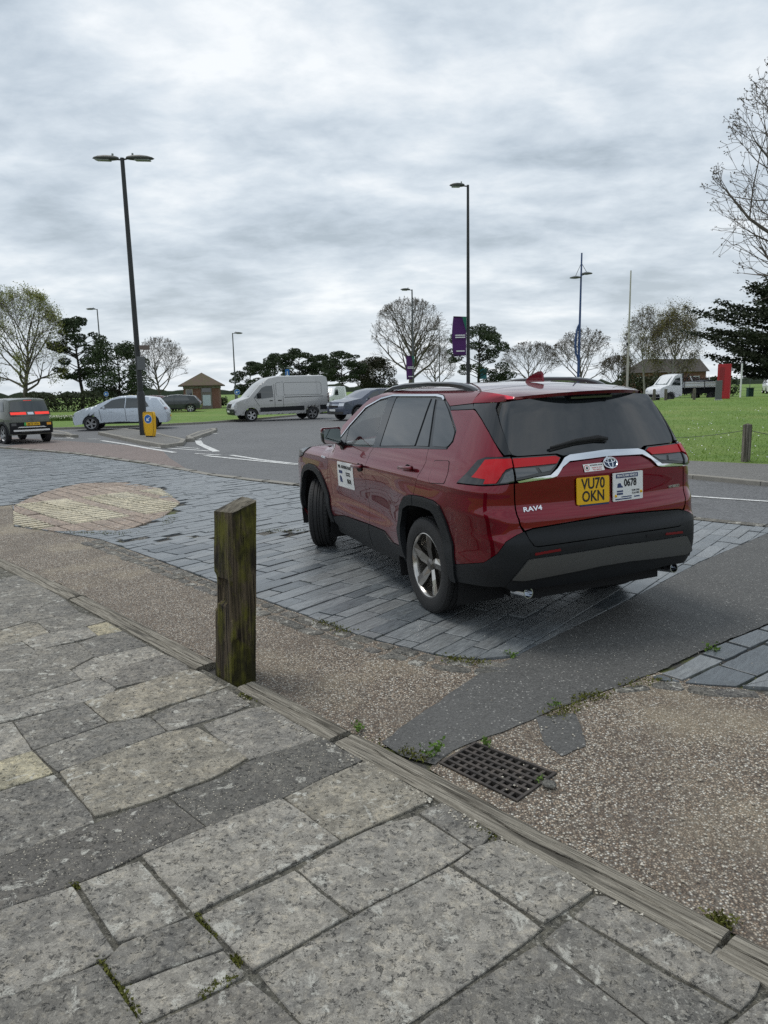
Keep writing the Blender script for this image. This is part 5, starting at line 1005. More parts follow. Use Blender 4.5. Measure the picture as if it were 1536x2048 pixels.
b.side('door_seam', strip([(h-2.32, 2.05), (h-2.32, .50)], .018), M_DARK, off=.004); b.side('door_seam', strip([(h-1.12, 1.30), (h-1.42, .85)], .018), M_DARK, off=.004); b.side('door_seam', strip([(-.02, 2.2), (-.02, .80)], .018), M_DARK, off=.004); b.side('sliding_rail', strip([(-.1, 1.30), (-h+.35, 1.32)], .03), M_DARK, off=.008); b.side('lower_moulding', [(-h+1.55, .55), (-h+1.55, .80), (h-1.45, .76), (h-1.45, .52)], M_CLAD, off=.006); b.side('lower_moulding', rect(-h+.04, .55, -h+.58, .82), M_CLAD, off=.006); b.side('door_handle', rect(h-2.2, 1.10, h-2.0, 1.15), M_CLAD, off=.02); b.side('door_handle', rect(h-2.72, 1.10, h-2.5, 1.15), M_CLAD, off=.02)
b.side('arch_trim', arch(h-.95, .48, .36)+arch(h-.95, .42, .36)[::-1], M_VAN, off=.02); b.wheels((-h+1.05, h-.95), .35, M_ALLOY); b.place(-6.0, 43.0, math.atan2(-.42, -.90))
# white dropside lorry behind the lawn
h = 2.95; b = Body('dropside_lorry', 5.9, 1.0, [(h-1.95, .50)] + arch(h-.95, .43, .36)[::-1] + [(h-.08, .38), (h, .60), (h-.02, .95), (h-.18, 1.12), (h-.75, 1.30), (h-1.30, 1.98), (h-1.55, 2.10), (h-1.95, 2.12)], 'white dropside lorry parked beyond the lawn loaded with tools', 'lorry', zb=1.2, tum=.12, cor=.10, bow=.10)
b.skin(M_VWHITE, 'cab'); b.end('windscreen', 1, -.78, .78, 1.34, 1.96, M_WINL, y0t=-.68, y1t=.68); b.side('side_window', [(h-.95, 1.28), (h-1.36, 1.80), (h-1.75, 1.88), (h-1.78, 1.26)], M_WIN); b.end('bumper', 1, -.9, .9, .40, .62, M_CLAD)
for sg in (-1, 1):
    b.end('headlamp', 1, sg*.5, sg*.85, .82, 1.05, M_LAMP); mb = MB(); mb.box((.05, sg*1.02-h*0, .0), (.02, .02, .02)); 
    mb = MB(); mb.box((-1.0, sg*1.02, 1.30), (3.85, .04, .42), bev=.01); dp = mb.build('dropside_panel', M_VWHITE, b.root)
    for z in (1.18, 1.42): mb = MB(); mb.box((-1.0, sg*1.05, z), (3.80, .03, .035)); mb.build('panel_rib', pm('buff_rib', (.55, .50, .40), .5) if 'buff_rib' not in bpy.data.materials else bpy.data.materials['buff_rib'], dp)
    for x in (-2.85, -.95, .85): mb = MB(); mb.box((x, sg*1.05, 1.25), (.06, .05, .55)); mb.build('stake', M_SKID, b.root)
mb = MB(); mb.box((-1.0, 0, 1.06), (3.9, 2.0, .08)); mb.box((-1.0, 0, .80), (3.7, .9, .40)); mb.build('flatbed', M_CLAD, b.root); mb = MB(); mb.box((.92, 0, 1.65), (.05, 1.9, 1.1)); mb.build('headboard', M_SKID, b.root); mb = MB(); mb.box((-2.93, 0, 1.30), (.04, 2.0, .42)); mb.build('tailboard', M_VWHITE, b.root)
for k in range(7):
    mb = MB(); x = random.uniform(-2.4, .6); mb.tube([(x, random.uniform(-.6, .6), 1.1), (x+random.uniform(-.5, .5), random.uniform(-.6, .6), random.uniform(1.8, 2.2))], .03, 6); mb.build('tool_handle', M_SKID if k % 2 else M_VWHITE, b.root)
mb = MB(); mb.box((-1.2, 0, 1.35), (2.0, 1.2, .5), .1, .05, bev=.1); mb.build('load', M_CLAD, b.root); b.wheels((h-.95, -1.7), .35, M_SKID, spokes=0); b.place(23.9, 58.6, math.radians(195), .12)
# small white van seen behind the silver one
h = 2.1; b = Body('white_van', 4.2, .88, [(-h+.05, .35)] + arch(-h+.8, .38, .32)[::-1] + arch(h-.8, .38, .32)[::-1] + [(h-.05, .32), (h, .55), (h-.1, .95), (h-.8, 1.12), (h-1.4, 1.72), (h-1.8, 1.82), (-h+.1, 1.84), (-h, 1.7), (-h, .5)], 'small white van showing just behind the silver van', 'van', zb=1.0, tum=.15)
b.skin(M_VWHITE); b.end('windscreen', 1, -.65, .65, 1.16, 1.68, M_WINL, y0t=-.58, y1t=.58); b.side('side_window', [(h-1.1, 1.10), (h-1.5, 1.60), (h-2.0, 1.62), (h-2.0, 1.10)], M_WIN); b.wheels((-h+.8, h-.8), .31, M_SKID, spokes=0); b.place(-4.6, 66.5, math.radians(250), .03)
# ================================================================ traffic island, lamps, signs, fences, buildings
M_POLE = pm('black_pole', (.018, .020, .021), .45, nz=.2); M_GPOLE = pm('grey_pole', (.09, .095, .10), .5); M_BPOLE = pm('blue_pole', (.035, .075, .19), .45); M_CPOLE = pm('cream_pole', (.45, .43, .36), .6, nz=.2)
M_HEAD = pm('lamp_housing', (.045, .05, .042), .5); M_LENS = pm('lamp_lens', (.22, .24, .22), .15, ior=1.5); M_SBLUE = pm('sign_blue', (.01, .13, .45), .4); M_SYEL = pm('bollard_yellow', (.80, .44, .005), .4); M_SGREY = pm('sign_back_grey', (.12, .125, .13), .6); M_PURP = pm('banner_purple', (.075, .012, .12), .7); M_BGRN = pm('banner_green', (.01, .14, .09), .7); M_OAK = wood_mat('fence_oak', (.09, .08, .062), (.23, .21, .175), 0, vert=True); M_CHAIN = pm('dull_chain', (.10, .10, .10), .5, .7)
def island(pts, nm):
    r = [Vector(p) for p in ccw(pts)]; k = kerb(nm, r+[r[0]], .16, -.08, .09, M_KERB, .7); sheet('island_top', inset(pts, .15), .075, M_PATH); return k
ISL = W2([(196, 868), (240, 878), (285, 888), (330, 895), (366, 890), (372, 883), (340, 876), (300, 866), (250, 861)]); island(ISL, 'traffic_island')
island(W2([(380, 882), (398, 876), (434, 863), (428, 860), (395, 867), (372, 877)]), 'traffic_island'); island(W2([(60, 864), (110, 872), (150, 874), (135, 868), (90, 860)]), 'traffic_island')
def head(parent, at_, rz, tilt, L=.95, wd=.32, hgt=.20):
    hd = bpy.data.objects.new('lamp_head', None); COL.objects.link(hd); hd.parent = parent; hd.location = at_; hd.rotation_euler = (0, tilt, rz)
    mb = MB(); n = 12; xs = [0, .08, .25, .5, .75, .92, 1]; ws = [.35, .62, .86, 1, .86, .5, .04]; hs = [.5, .72, .95, 1, .8, .45, .06]
    for x, ww, hh in zip(xs, ws, hs):
        for k in range(n):
            a = 2*math.pi*k/n; z = math.sin(a); mb.v.append((x*L, wd/2*ww*math.cos(a), (hgt*.62*hh*z if z > 0 else hgt*.30*hh*z)))
    for i in range(len(xs)-1):
        for k in range(n): mb.f.append((i*n+k, (i+1)*n+k, (i+1)*n+(k+1) % n, i*n+(k+1) % n))
    mb.f.append(tuple(range(n))); mb.build('housing', M_HEAD, hd, True, 60)
    mb = MB(); mb.box((L*.58, 0, -hgt*.27), (L*.55, wd*.72, .05), bev=.02); mb.build('lens', M_LENS, hd, True)
    mb = MB(); mb.box((L*.22, 0, hgt*.62), (.06, .06, .12), bev=.01); mb.build('photocell', M_LENS, hd)
def column(name, x, y, h, label, mat=M_POLE, r0=.095, r1=.055, heads=(), z0=0., base=1.6, rb=.12, lean=(0, 0), cat='street lamp', group=None, hl=.95):
    t = thing(name, (x, y, z0), 0, label, cat, group); mb = MB(); mb.tube([(lean[0]*k/4*h, lean[1]*k/4*h, h*k/4) for k in range(5)], [r0+(r1-r0)*k/4 for k in range(5)], 12); mb.build('pole', mat, t, True)
    if base: mb = MB(); mb.tube([(0, 0, 0), (lean[0]*base, lean[1]*base, base), (lean[0]*base, lean[1]*base, base+.12)], [rb, rb, r0], 12); mb.build('base_section', mat, t, True)
    tp = Vector((lean[0]*h, lean[1]*h, h))
    for a, tilt in heads:
        d = Vector((math.cos(a), math.sin(a), 0)); mb = MB(); mb.tube([tp-Vector((0, 0, .06)), tp-Vector((0, 0, .03))+d*.22], .03, 8); mb.build('bracket', mat, t, True); head(t, tp+d*.16-Vector((0, 0, .02)), a, tilt, hl)
    return t
L1 = gp(288, 870, .07); lp = column('street_lamp', L1.x, L1.y, zfor(L1.x, L1.y, 316)-.07, 'tall black lamp post with two heads on the traffic island', z0=.07, heads=((math.radians(168), -.10), (math.radians(-5), .06)), lean=(-.004, 0), r0=.115, r1=.075, base=1.55, rb=.155, hl=1.05)
mb = MB(); mb.box((.30, -.13, 3.30), (.38, .03, .17), .35); mb.build('direction_plate', pm('brown_plate', (.16, .12, .10), .6), lp); mb = MB(); mb.box((.14, -.14, 2.72), (.30, .03, .50), .35, bev=.01); mb.build('sign_back', M_SGREY, lp)
# keep-left bollard
B1 = gp(301, 874, .07); kb = thing('keep_left_bollard', (B1.x, B1.y, .07), math.radians(-18), 'yellow keep left traffic bollard with blue arrow disc beside lamp post', 'traffic bollard')
MBd = plate_M((0, -.06, 0), (1, 0, 0), (0, -1, 0)); body = rnd([(-.16, .02), (.16, .02), (.21, .20), (.235, .80), (.20, .92), (-.20, .92), (-.235, .80), (-.21, .20)], .03)
flat('shell', body, -.14, 0, M_SYEL, kb, MBd); flat('face_border', inset(body, .02), 0, .004, M_BLK, kb, MBd); flat('face', inset(body, .032), .0, .006, M_SYEL, kb, MBd)
circ = lambda r, n=24, cx=0, cy=0: [(cx+r*math.cos(2*math.pi*k/n), cy+r*math.sin(2*math.pi*k/n)) for k in range(n)]
def arrow_disc(parent, M, r, ang):
    dk = flat('disc_rim', circ(r, 24), .006, .010, M_WHITE, parent, M); flat('disc', circ(r*.92, 24), .006, .012, M_SBLUE, parent, M); c, s_ = math.cos(ang), math.sin(ang)
    flat('arrow', [(r*(c*x-s_*y), r*(s_*x+c*y)) for x, y in ((-.6, -.09), (.05, -.09), (.0, -.36), (.18, -.40), (.62, 0), (.18, .40), (.0, .36), (.05, .09), (-.6, .09))], .012, .014, M_WHITE, parent, M)
arrow_disc(kb, MBd @ Matrix.Translation((0, .66, 0)), .165, math.radians(225)); mb = MB(); mb.box((0, .02, .02), (.30, .18, .06), bev=.01); mb.build('foot', M_BLK, kb)
# other lamps and poles
def pole_at(name, px, dist, top, label, **k): p = at(px, 760, dist); return column(name, p.x, dist, zfor(p.x, dist, top)-.05, label, z0=.05, **k)
p = pole_at('street_lamp', 936.5, 37, 370, 'tall single headed black lamp post with purple banner behind the car', heads=((math.radians(175), -.05),), hl=.72, r0=.10, r1=.06)
def banner(parent, x0, x1, z0, z1, curve=.08, bars=True):
    n = 8; V = []
    for j in range(n+1):
        z = z0+(z1-z0)*j/n; b_ = curve*math.sin(math.pi*j/n)
        for k in range(5): u = k/4; V.append((x0+(x1-x0)*u-b_*(u)*(-1 if x1 > x0 else 1)*1, .10*math.sin(u*3)*.6, z+.10*(u)*(j/n-.4)))
    bn_ = mesh('banner', V, [(j*5+k, j*5+k+1, (j+1)*5+k+1, (j+1)*5+k) for j in range(n) for k in range(4)], M_PURP, parent, True)
    sx = x1-x0; F_ = lambda poly, m, nm: flat(nm, [(x0+u*sx, z0+(z1-z0)*v) for u, v in poly], .03, .05, m, parent, plate_M((0, -.08, 0), (1, 0, 0), (0, -1, 0)))
    F_([(0, 1), (.34, 1), (0, .62)], M_BGRN, 'banner_corner')
    if bars:
        for v in (.46, .515): F_([(.1, v), (.88, v), (.88, v+.028), (.1, v+.028)], M_WHITE, 'banner_print')
        F_([(.15, .10), (.8, .10), (.8, .13), (.15, .13)], M_WHITE, 'banner_print')
    for z in (z0, z1): mb = MB(); mb.tube([(0, 0, z), (x1, 0, z+.04)], .02, 6); mb.build('banner_arm', M_POLE, parent)
banner(p, -.10, -.72, 3.12, 4.95)
pb_ = pole_at('street_lamp', 826.5, 63, 579, 'lamp post with a lower purple banner in front of the large bare tree', heads=((math.radians(178), -.05),), hl=.8, mat=M_GPOLE); banner(pb_, .1, -.55, 2.3, 4.2, .03)
pole_at('street_lamp', 879, 108, 658, 'thin distant lamp post right of the large bare tree', heads=((math.radians(178), 0),), mat=M_GPOLE)
pole_at('street_lamp', 470, 82, 666, 'distant grey lamp post between the hut and the van', heads=((math.radians(15), 0),), mat=M_GPOLE)
pole_at('street_lamp', 206, 80, 618, 'distant grey lamp post between the dark pine and the round tree', heads=((math.radians(-160), 0),), mat=M_GPOLE)
pl2 = pole_at('street_lamp', 1156, 58, 506, 'blue lamp column with two disc heads and a spike on top', mat=M_BPOLE, r0=.12, r1=.06, lean=(.006, 0), cat='street lamp')
zt_ = zfor(pl2.location.x, 58, 552)
for sg, dz in ((-1, -.15), (1, .12)):
    mb = MB(); mb.lathe([(.02, .12), (.16, .10), (.42, .02), (.44, -.03), (.15, -.08), (0, -.10)], 18, Matrix.Translation((.05+sg*.42, 0, zt_+dz)) @ Matrix.Rotation(math.pi/2, 4, 'X') @ Matrix.Rotation(0, 4, 'Z')); mb.build('lamp_disc', M_SGREY, pl2, True); mb = MB(); mb.tube([(.06, 0, zt_+.9), (.05+sg*.42, 0, zt_+.1+dz)], .02, 6); mb.build('stay', M_SGREY, pl2); mb = MB(); mb.tube([(.05, 0, zt_-.1+dz*.5), (.05+sg*.42, 0, zt_+dz)], .03, 6); mb.build('bracket', M_SGREY, pl2)
mb = MB(); mb.tube([(-.02, 0, 3.4), (-.22, 0, 4.0), (-.27, 0, 4.9), (-.12, 0, 5.9), (.0, 0, 6.2)], [.05, .09, .10, .07, .03], 8); mb.build('furled_flag', M_BPOLE, pl2, True)
fp_ = pole_at('flagpole', 1254.5, 54, 541, 'cream flagpole standing left of the birch trees', mat=M_CPOLE, base=0, r0=.10, r1=.045, cat='flagpole'); mb = MB(); mb.tube([(-.10, -.05, 1.2), (-.13, -.05, 6.0)], .008, 4); mb.build('halyard', M_CHAIN, fp_); mb = MB(); mb.box((-.08, 0, 4.35), (.16, .12, .20), bev=.02); mb.build('pulley_block', M_BLK, fp_)
pp = at(1480, 800, 50); wp_ = thing('white_post', (pp.x, 50, height(pp.x, 50)), 0, 'slim white marker post right of the red totem', 'post'); mb = MB(); mb.tube([(0, 0, 0), (0, 0, 2.25)], .055, 8); mb.build('shaft', M_WHITE, wp_); mb = MB(); mb.tube([(0, 0, 2.25), (0, 0, 2.30)], [.06, .02], 8); mb.build('cap', M_SGREY, wp_)
# red totem and grey panel
M_TOT = pm('totem_red', (.42, .012, .022), .35, nz=.1); tp_ = at(1446, 800, 48); rt = thing('red_totem', (tp_.x, 48, height(tp_.x, 48)-.05), math.radians(-30), 'tall red totem sign standing on the lawn', 'totem sign')
mb = MB(); mb.box((0, 0, 1.15), (.78, .42, 2.2), bev=.02); mb.build('cabinet', M_TOT, rt); mb = MB(); mb.box((0, 0, .04), (.7, .36, .12)); mb.build('plinth', M_BLK, rt); mb = MB(); mb.box((-.12, -.214, 1.3), (.30, .006, 1.5)); mb.build('face_panel', pm('totem_dark_red', (.26, .008, .015), .3), rt)
gp_ = at(1436, 808, 44); gs = thing('grey_panel_sign', (gp_.x, 44, height(gp_.x, 44)-.04), math.radians(-15), 'dark grey upright panel sign in front of the red totem', 'sign'); mb = MB(); mb.box((0, 0, .62), (.36, .10, 1.15), bev=.01); mb.build('panel', M_SGREY, gs); mb = MB(); mb.box((0, 0, .04), (.42, .2, .08)); mb.build('plinth', pm('pale_plinth', (.5, .5, .48), .7), gs)
gb = at(1499, 800, 62); gbn = thing('green_bin', (gb.x, 62, .25), 0, 'dark green bin standing beyond the white marker post', 'bin'); mb = MB(); mb.box((0, 0, .35), (.45, .45, .75), bev=.05); mb.build('body', pm('bin_green', (.02, .08, .05), .5), gbn); mb = MB(); mb.box((0, 0, .76), (.5, .5, .08), bev=.03); mb.build('lid', pm('bin_lid', (.015, .05, .035), .5), gbn)
# oak posts with chains
def chain(a, b, sag, parent): 
    mb = MB(); n = 26; mb.tube([a.lerp(b, k/n)-Vector((0, 0, sag*4*(k/n)*(1-k/n))) for k in range(n+1)], .006, 5, False); return mb.build('chain', M_CHAIN, parent)
def oak(name, x, y, h, label, w_=.13, grp=None):
    t = thing(name, (x, y, height(x, y)-.02), .3, label, 'post', grp); mb = MB(); mb.box((0, 0, h/2), (w_, w_, h), bev=.012); mb.build('shaft', M_OAK, t); mb = MB(); mb.add([(-w_/2, -w_/2, h), (w_/2, -w_/2, h), (w_/2, w_/2, h), (-w_/2, w_/2, h), (0, 0, h+.03)], [(0, 1, 4), (1, 2, 4), (2, 3, 4), (3, 0, 4)]); mb.build('weathered_top', M_OAK, t); return t
g0 = gp(1491, 921, .06); o0 = oak('chain_post', g0.x, g0.y, .78, 'weathered oak post with a slack chain at the lawn edge on the right')
chain(Vector((0, 0, .68)), Vector((-1.2, 6.0, .9)), .38, o0); chain(Vector((0, 0, .68)), Vector((2.2, -2.6, .68)), .22, o0)
lb3 = ['short oak post in front of the lorry cab', 'short oak post between lorry cab and flatbed', 'short oak post in front of the lorry flatbed']; prev = None
for px, l_ in zip((1308, 1331, 1388), lb3):
    q = at(px, 800, 47); t_ = oak('chain_post', q.x, 47, .72, l_, .14)
    if prev: chain(Vector((0, 0, .6)), prev.location-t_.location+Vector((0, 0, .6)), .25, t_)
    prev = t_
# blue direction signs
def blue_sign(px, py0, py1, dist, label, ang, r=None):
    a = at(px, py0, dist); b_ = at(px, py1, dist); t = thing('direction_sign', (a.x, dist, 0), 0, label, 'road sign'); mb = MB(); mb.tube([(0, .06, 0), (0, .06, a.z)], .04, 8); mb.build('pole', M_GPOLE, t); rr = (a.z-b_.z)/2
    M = plate_M((0, 0, (a.z+b_.z)/2), (1, 0, 0), (0, -1, 0)); arrow_disc(t, M, rr, ang); return t
blue_sign(212, 783, 793, 52, 'blue keep left disc sign in front of the far hedge', math.radians(180)); blue_sign(474, 778, 790, 62, 'blue arrow disc sign left of the silver van', math.radians(200))
a = at(574.5, 741, 58); b_ = at(574.5, 757, 58); t = thing('arrow_board', (a.x, 58, 0), 0, 'blue arrow board with small lamp rising above the silver van', 'road sign'); mb = MB(); mb.tube([(0, .08, 0), (0, .08, a.z+.25)], .05, 8); mb.build('pole', M_GPOLE, t)
M = plate_M((0, 0, (a.z+b_.z)/2), (1, 0, 0), (0, -1, 0)); bo = flat('board', rect(-.16, -.40, .16, .40), 0, .03, M_SBLUE, t, M); flat('arrow', [(-.03, .25), (-.03, -.05), (-.12, -.05), (0, -.25), (.12, -.05), (.03, -.05), (.03, .25)], .03, .04, M_WHITE, t, M); mb = MB(); mb.box((.18, 0, a.z+.2-.0), (.45, .1, .08), bev=.02); mb.build('sign_lamp', M_LENS, t)
a = at(965, 742, 84); t = thing('teal_board', (a.x, 84, 0), 0, 'teal information board on posts in front of the right hand pine', 'sign'); mb = MB(); mb.box((0, 0, 3.0), (.95, .08, 1.15), bev=.01); mb.build('board', pm('teal_board', (.03, .20, .28), .5), t)
for x in (-.4, .4): mb = MB(); mb.tube([(x, .06, 0), (x, .06, 2.5)], .04, 6); mb.build('leg', M_GPOLE, t)
# brick hut with hipped roof
def brick_mat():
    t = NT('hut_brick'); p = t.pos(); br = t.n('ShaderNodeTexBrick', {'Vector': t.map(p, (1, 1, 1), (math.pi/2, 0, 0)), 'Color1': (.20, .075, .05), 'Color2': (.26, .11, .075), 'Mortar': (.28, .26, .23), 'Scale': 4.4, 'Mortar Size': .02}); t.p(Base_Color=t.mix(t.noise(p, 1.4, 4), br.outputs['Color'], (.15, .07, .05)), Roughness=.9); return t.m
M_BRICK = brick_mat(); M_TILE = NT('clay_roof'); M_TILE.p(Base_Color=M_TILE.mix(M_TILE.ramp(M_TILE.noise(M_TILE.pos(), 2.2, 5, .7), (.42, 0), (.6, 1)), (.12, .08, .06), (.10, .088, .042)), Roughness=.9); M_TILE.bump(M_TILE.n('ShaderNodeTexWave', {'Vector': M_TILE.pos(), 'Scale': 4.}, bands_direction='Z').outputs['Fac'], .6, .04); M_TILE = M_TILE.m
c = at(397, 780, 67); hut = thing('brick_hut', (c.x, 68.5, .05), math.radians(9), 'small square brick hut with mossy hipped roof across the road', 'hut')
mb = MB(); mb.box((0, 0, 1.05), (3.1, 3.0, 2.1)); mb.build('wall', M_BRICK, hut); mb = MB(); mb.box((0, 0, 2.03), (3.16, 3.06, .22)); mb.build('band', M_KERB, hut)
mb = MB(); e_ = 1.95; mb.add([(-e_, -e_, 2.1), (e_, -e_, 2.1), (e_, e_, 2.1), (-e_, e_, 2.1), (0, 0, 3.35), (-e_, -e_, 2.2), (e_, -e_, 2.2), (e_, e_, 2.2), (-e_, e_, 2.2)], [(0, 3, 2, 1), (5, 6, 4), (6, 7, 4), (7, 8, 4), (8, 5, 4), (0, 1, 6, 5), (1, 2, 7, 6), (2, 3, 8, 7), (3, 0, 5, 8)]); mb.build('roof', M_TILE, hut)
M_FRAME = pm('window_frame_cream', (.45, .43, .37), .6)
for x, wd_ in ((-1.05, .5),):
    mb = MB(); mb.box((x, -1.52, 1.5), (wd_+.12, .06, .72)); wf = mb.build('window', M_FRAME, hut); mb = MB(); mb.box((x, -1.555, 1.5), (wd_, .02, .60)); mb.build('pane', M_WIN, wf)
mb = MB(); mb.box((.45, -1.52, 1.02), (.95, .06, 1.95)); dr = mb.build('door', pm('hut_door', (.17, .15, .13), .7), hut); mb = MB(); mb.box((.45, -1.56, .85), (.7, .03, .95)); mb.build('notice_board', pm('pale_notice', (.50, .56, .60), .6), dr); mb = MB(); mb.box((.45, -1.56, 1.75), (.8, .02, .35)); mb.build('fanlight', M_WIN, dr)
# brick house with brown roof behind the birches
c = at(1340, 770, 105); hs = thing('brick_house', (c.x, 108, .1), math.radians(-12), 'low brick house with wide brown roof behind the birch trees', 'house')
mb = MB(); mb.box((0, 0, 1.5), (10.4, 7, 3.0)); mb.build('wall', M_BRICK, hs); M_SL = pm('brown_roof', (.055, .047, .04), .85, nz=.25, nscale=3)
mb = MB(); mb.add([(-5.6, -4, 2.9), (5.6, -4, 2.9), (5.6, 4, 2.9), (-5.6, 4, 2.9), (-2.6, 0, 4.9), (5.0, 0, 4.7)], [(0, 1, 5, 4), (1, 2, 5), (2, 3, 4, 5), (3, 0, 4), (0, 3, 2, 1)]); rf = mb.build('roof', M_SL, hs)
for x in (-3.5, -1.2, 1.3, 3.8):
    mb = MB(); mb.box((x, -3.53, 1.7), (1.2, .08, 1.2)); wf = mb.build('window', M_WHITE, hs); mb = MB(); mb.box((x, -3.58, 1.7), (1.05, .03, 1.05)); mb.build('pane', M_WIN, wf)
# mesh fence far right
c0 = at(1445, 770, 92); fe = thing('mesh_fence', (c0.x, 92, .1), math.radians(-8), 'thin metal mesh fence behind the parked cars on the right', 'fence')
for k in range(9): mb = MB(); mb.box((k*1.6, 0, 1.1), (.06, .06, 2.2)); mb.build('fence_post', M_GPOLE, fe)
for z in (.3, .7, 1.1, 1.5, 1.9, 2.15): mb = MB(); mb.box((6.4, 0, z), (12.8, .02, .025)); mb.build('fence_wire', M_GPOLE, fe)
# ================================================================ trees and planting
def leaf_mat(name, a, b):
    t = NT(name); c = t.mix(t.noise(t.pos(), 1.3, 4), a, b); t.p(Base_Color=c, Roughness=.75, IOR=1.35); return t.m
M_BARK = pm('bark_grey', (.12, .105, .085), .9, nz=.3); M_BARKD = pm('bark_dark', (.035, .030, .026), .9, nz=.3); M_TWIG = pm('twigs', (.12, .098, .078), .9); M_TWIGB = pm('birch_twigs', (.105, .085, .062), .9); M_BIRCH = pm('birch_bark', (.30, .28, .25), .8, nz=.4, nscale=6)
M_PINE = leaf_mat('pine_needles', (.026, .042, .020), (.058, .078, .036)); M_PINEB = leaf_mat('brown_pine', (.045, .040, .024), (.040, .048, .022)); M_EVER = leaf_mat('evergreen', (.028, .048, .020), (.06, .082, .034)); M_CEDAR = leaf_mat('cedar_needles', (.018, .026, .013), (.042, .052, .026)); M_BUD = leaf_mat('young_leaves', (.21, .235, .06), (.29, .29, .10)); M_HEDGE = leaf_mat('hedge_leaves', (.035, .045, .024), (.075, .08, .04)); M_COPPER = leaf_mat('copper_leaves', (.04, .018, .018), (.06, .03, .025)); M_GOLD = leaf_mat('golden_shrub', (.13, .12, .03), (.20, .18, .05)); M_WEED = leaf_mat('weed_leaves', (.07, .14, .02), (.13, .20, .04))
def segs_mesh(name, S, mat, parent, n=3):
    S = np.array(S, float); a, b, r0, r1 = S[:, 0:3], S[:, 3:6], S[:, 6:7], S[:, 7:8]; d = b-a; d /= np.maximum(np.linalg.norm(d, axis=1, keepdims=True), 1e-9)
    up = np.where(np.abs(d[:, 2:3]) < .9, np.array([[0, 0, 1.]]), np.array([[1., 0, 0]])); u = np.cross(d, up); u /= np.linalg.norm(u, axis=1, keepdims=True); v = np.cross(d, u)
    ang = [2*math.pi*k/n for k in range(n)]; V = np.stack([a+(u*math.cos(q)+v*math.sin(q))*r0 for q in ang] + [b+(u*math.cos(q)+v*math.sin(q))*r1 for q in ang], 1).reshape(-1, 3)
    base = np.arange(len(S))[:, None]*2*n; F = np.concatenate([base+np.array([[k, (k+1) % n, n+(k+1) % n, n+k]]) for k in range(n)], 0)
    me = bpy.data.meshes.new(name); me.from_pydata(V.tolist(), [], F.tolist()); me.update(); me.materials.append(mat); me.shade_smooth(); return link(name, me, parent)
def leaves(name, C, size, mat, parent, flatz=1., aspect=.6):
    C = np.asarray(C, float); n = len(C); d = rng.normal(size=(n, 3)); d[:, 2] *= flatz; d /= np.linalg.norm(d, axis=1, keepdims=True); e = rng.normal(size=(n, 3)); e -= d*(e*d).sum(1, keepdims=True); e /= np.linalg.norm(e, axis=1, keepdims=True)
    s = size*rng.uniform(.6, 1.4, (n, 1)); V = np.stack([C-d*s*.5, C+e*s*aspect*.5, C+d*s*.5, C-e*s*aspect*.5], 1).reshape(-1, 3); F = np.arange(4*n).reshape(n, 4)
    me = bpy.data.meshes.new(name); me.from_pydata(V.tolist(), [], F.tolist()); me.update(); me.materials.append(mat); return link(name, me, parent)
def blob(c, r, n, shell=.5):
    d = rng.normal(size=(n, 3)); d /= np.linalg.norm(d, axis=1, keepdims=True); return np.asarray(c)+d*rng.uniform(shell, 1, (n, 1))**.6*np.asarray(r)
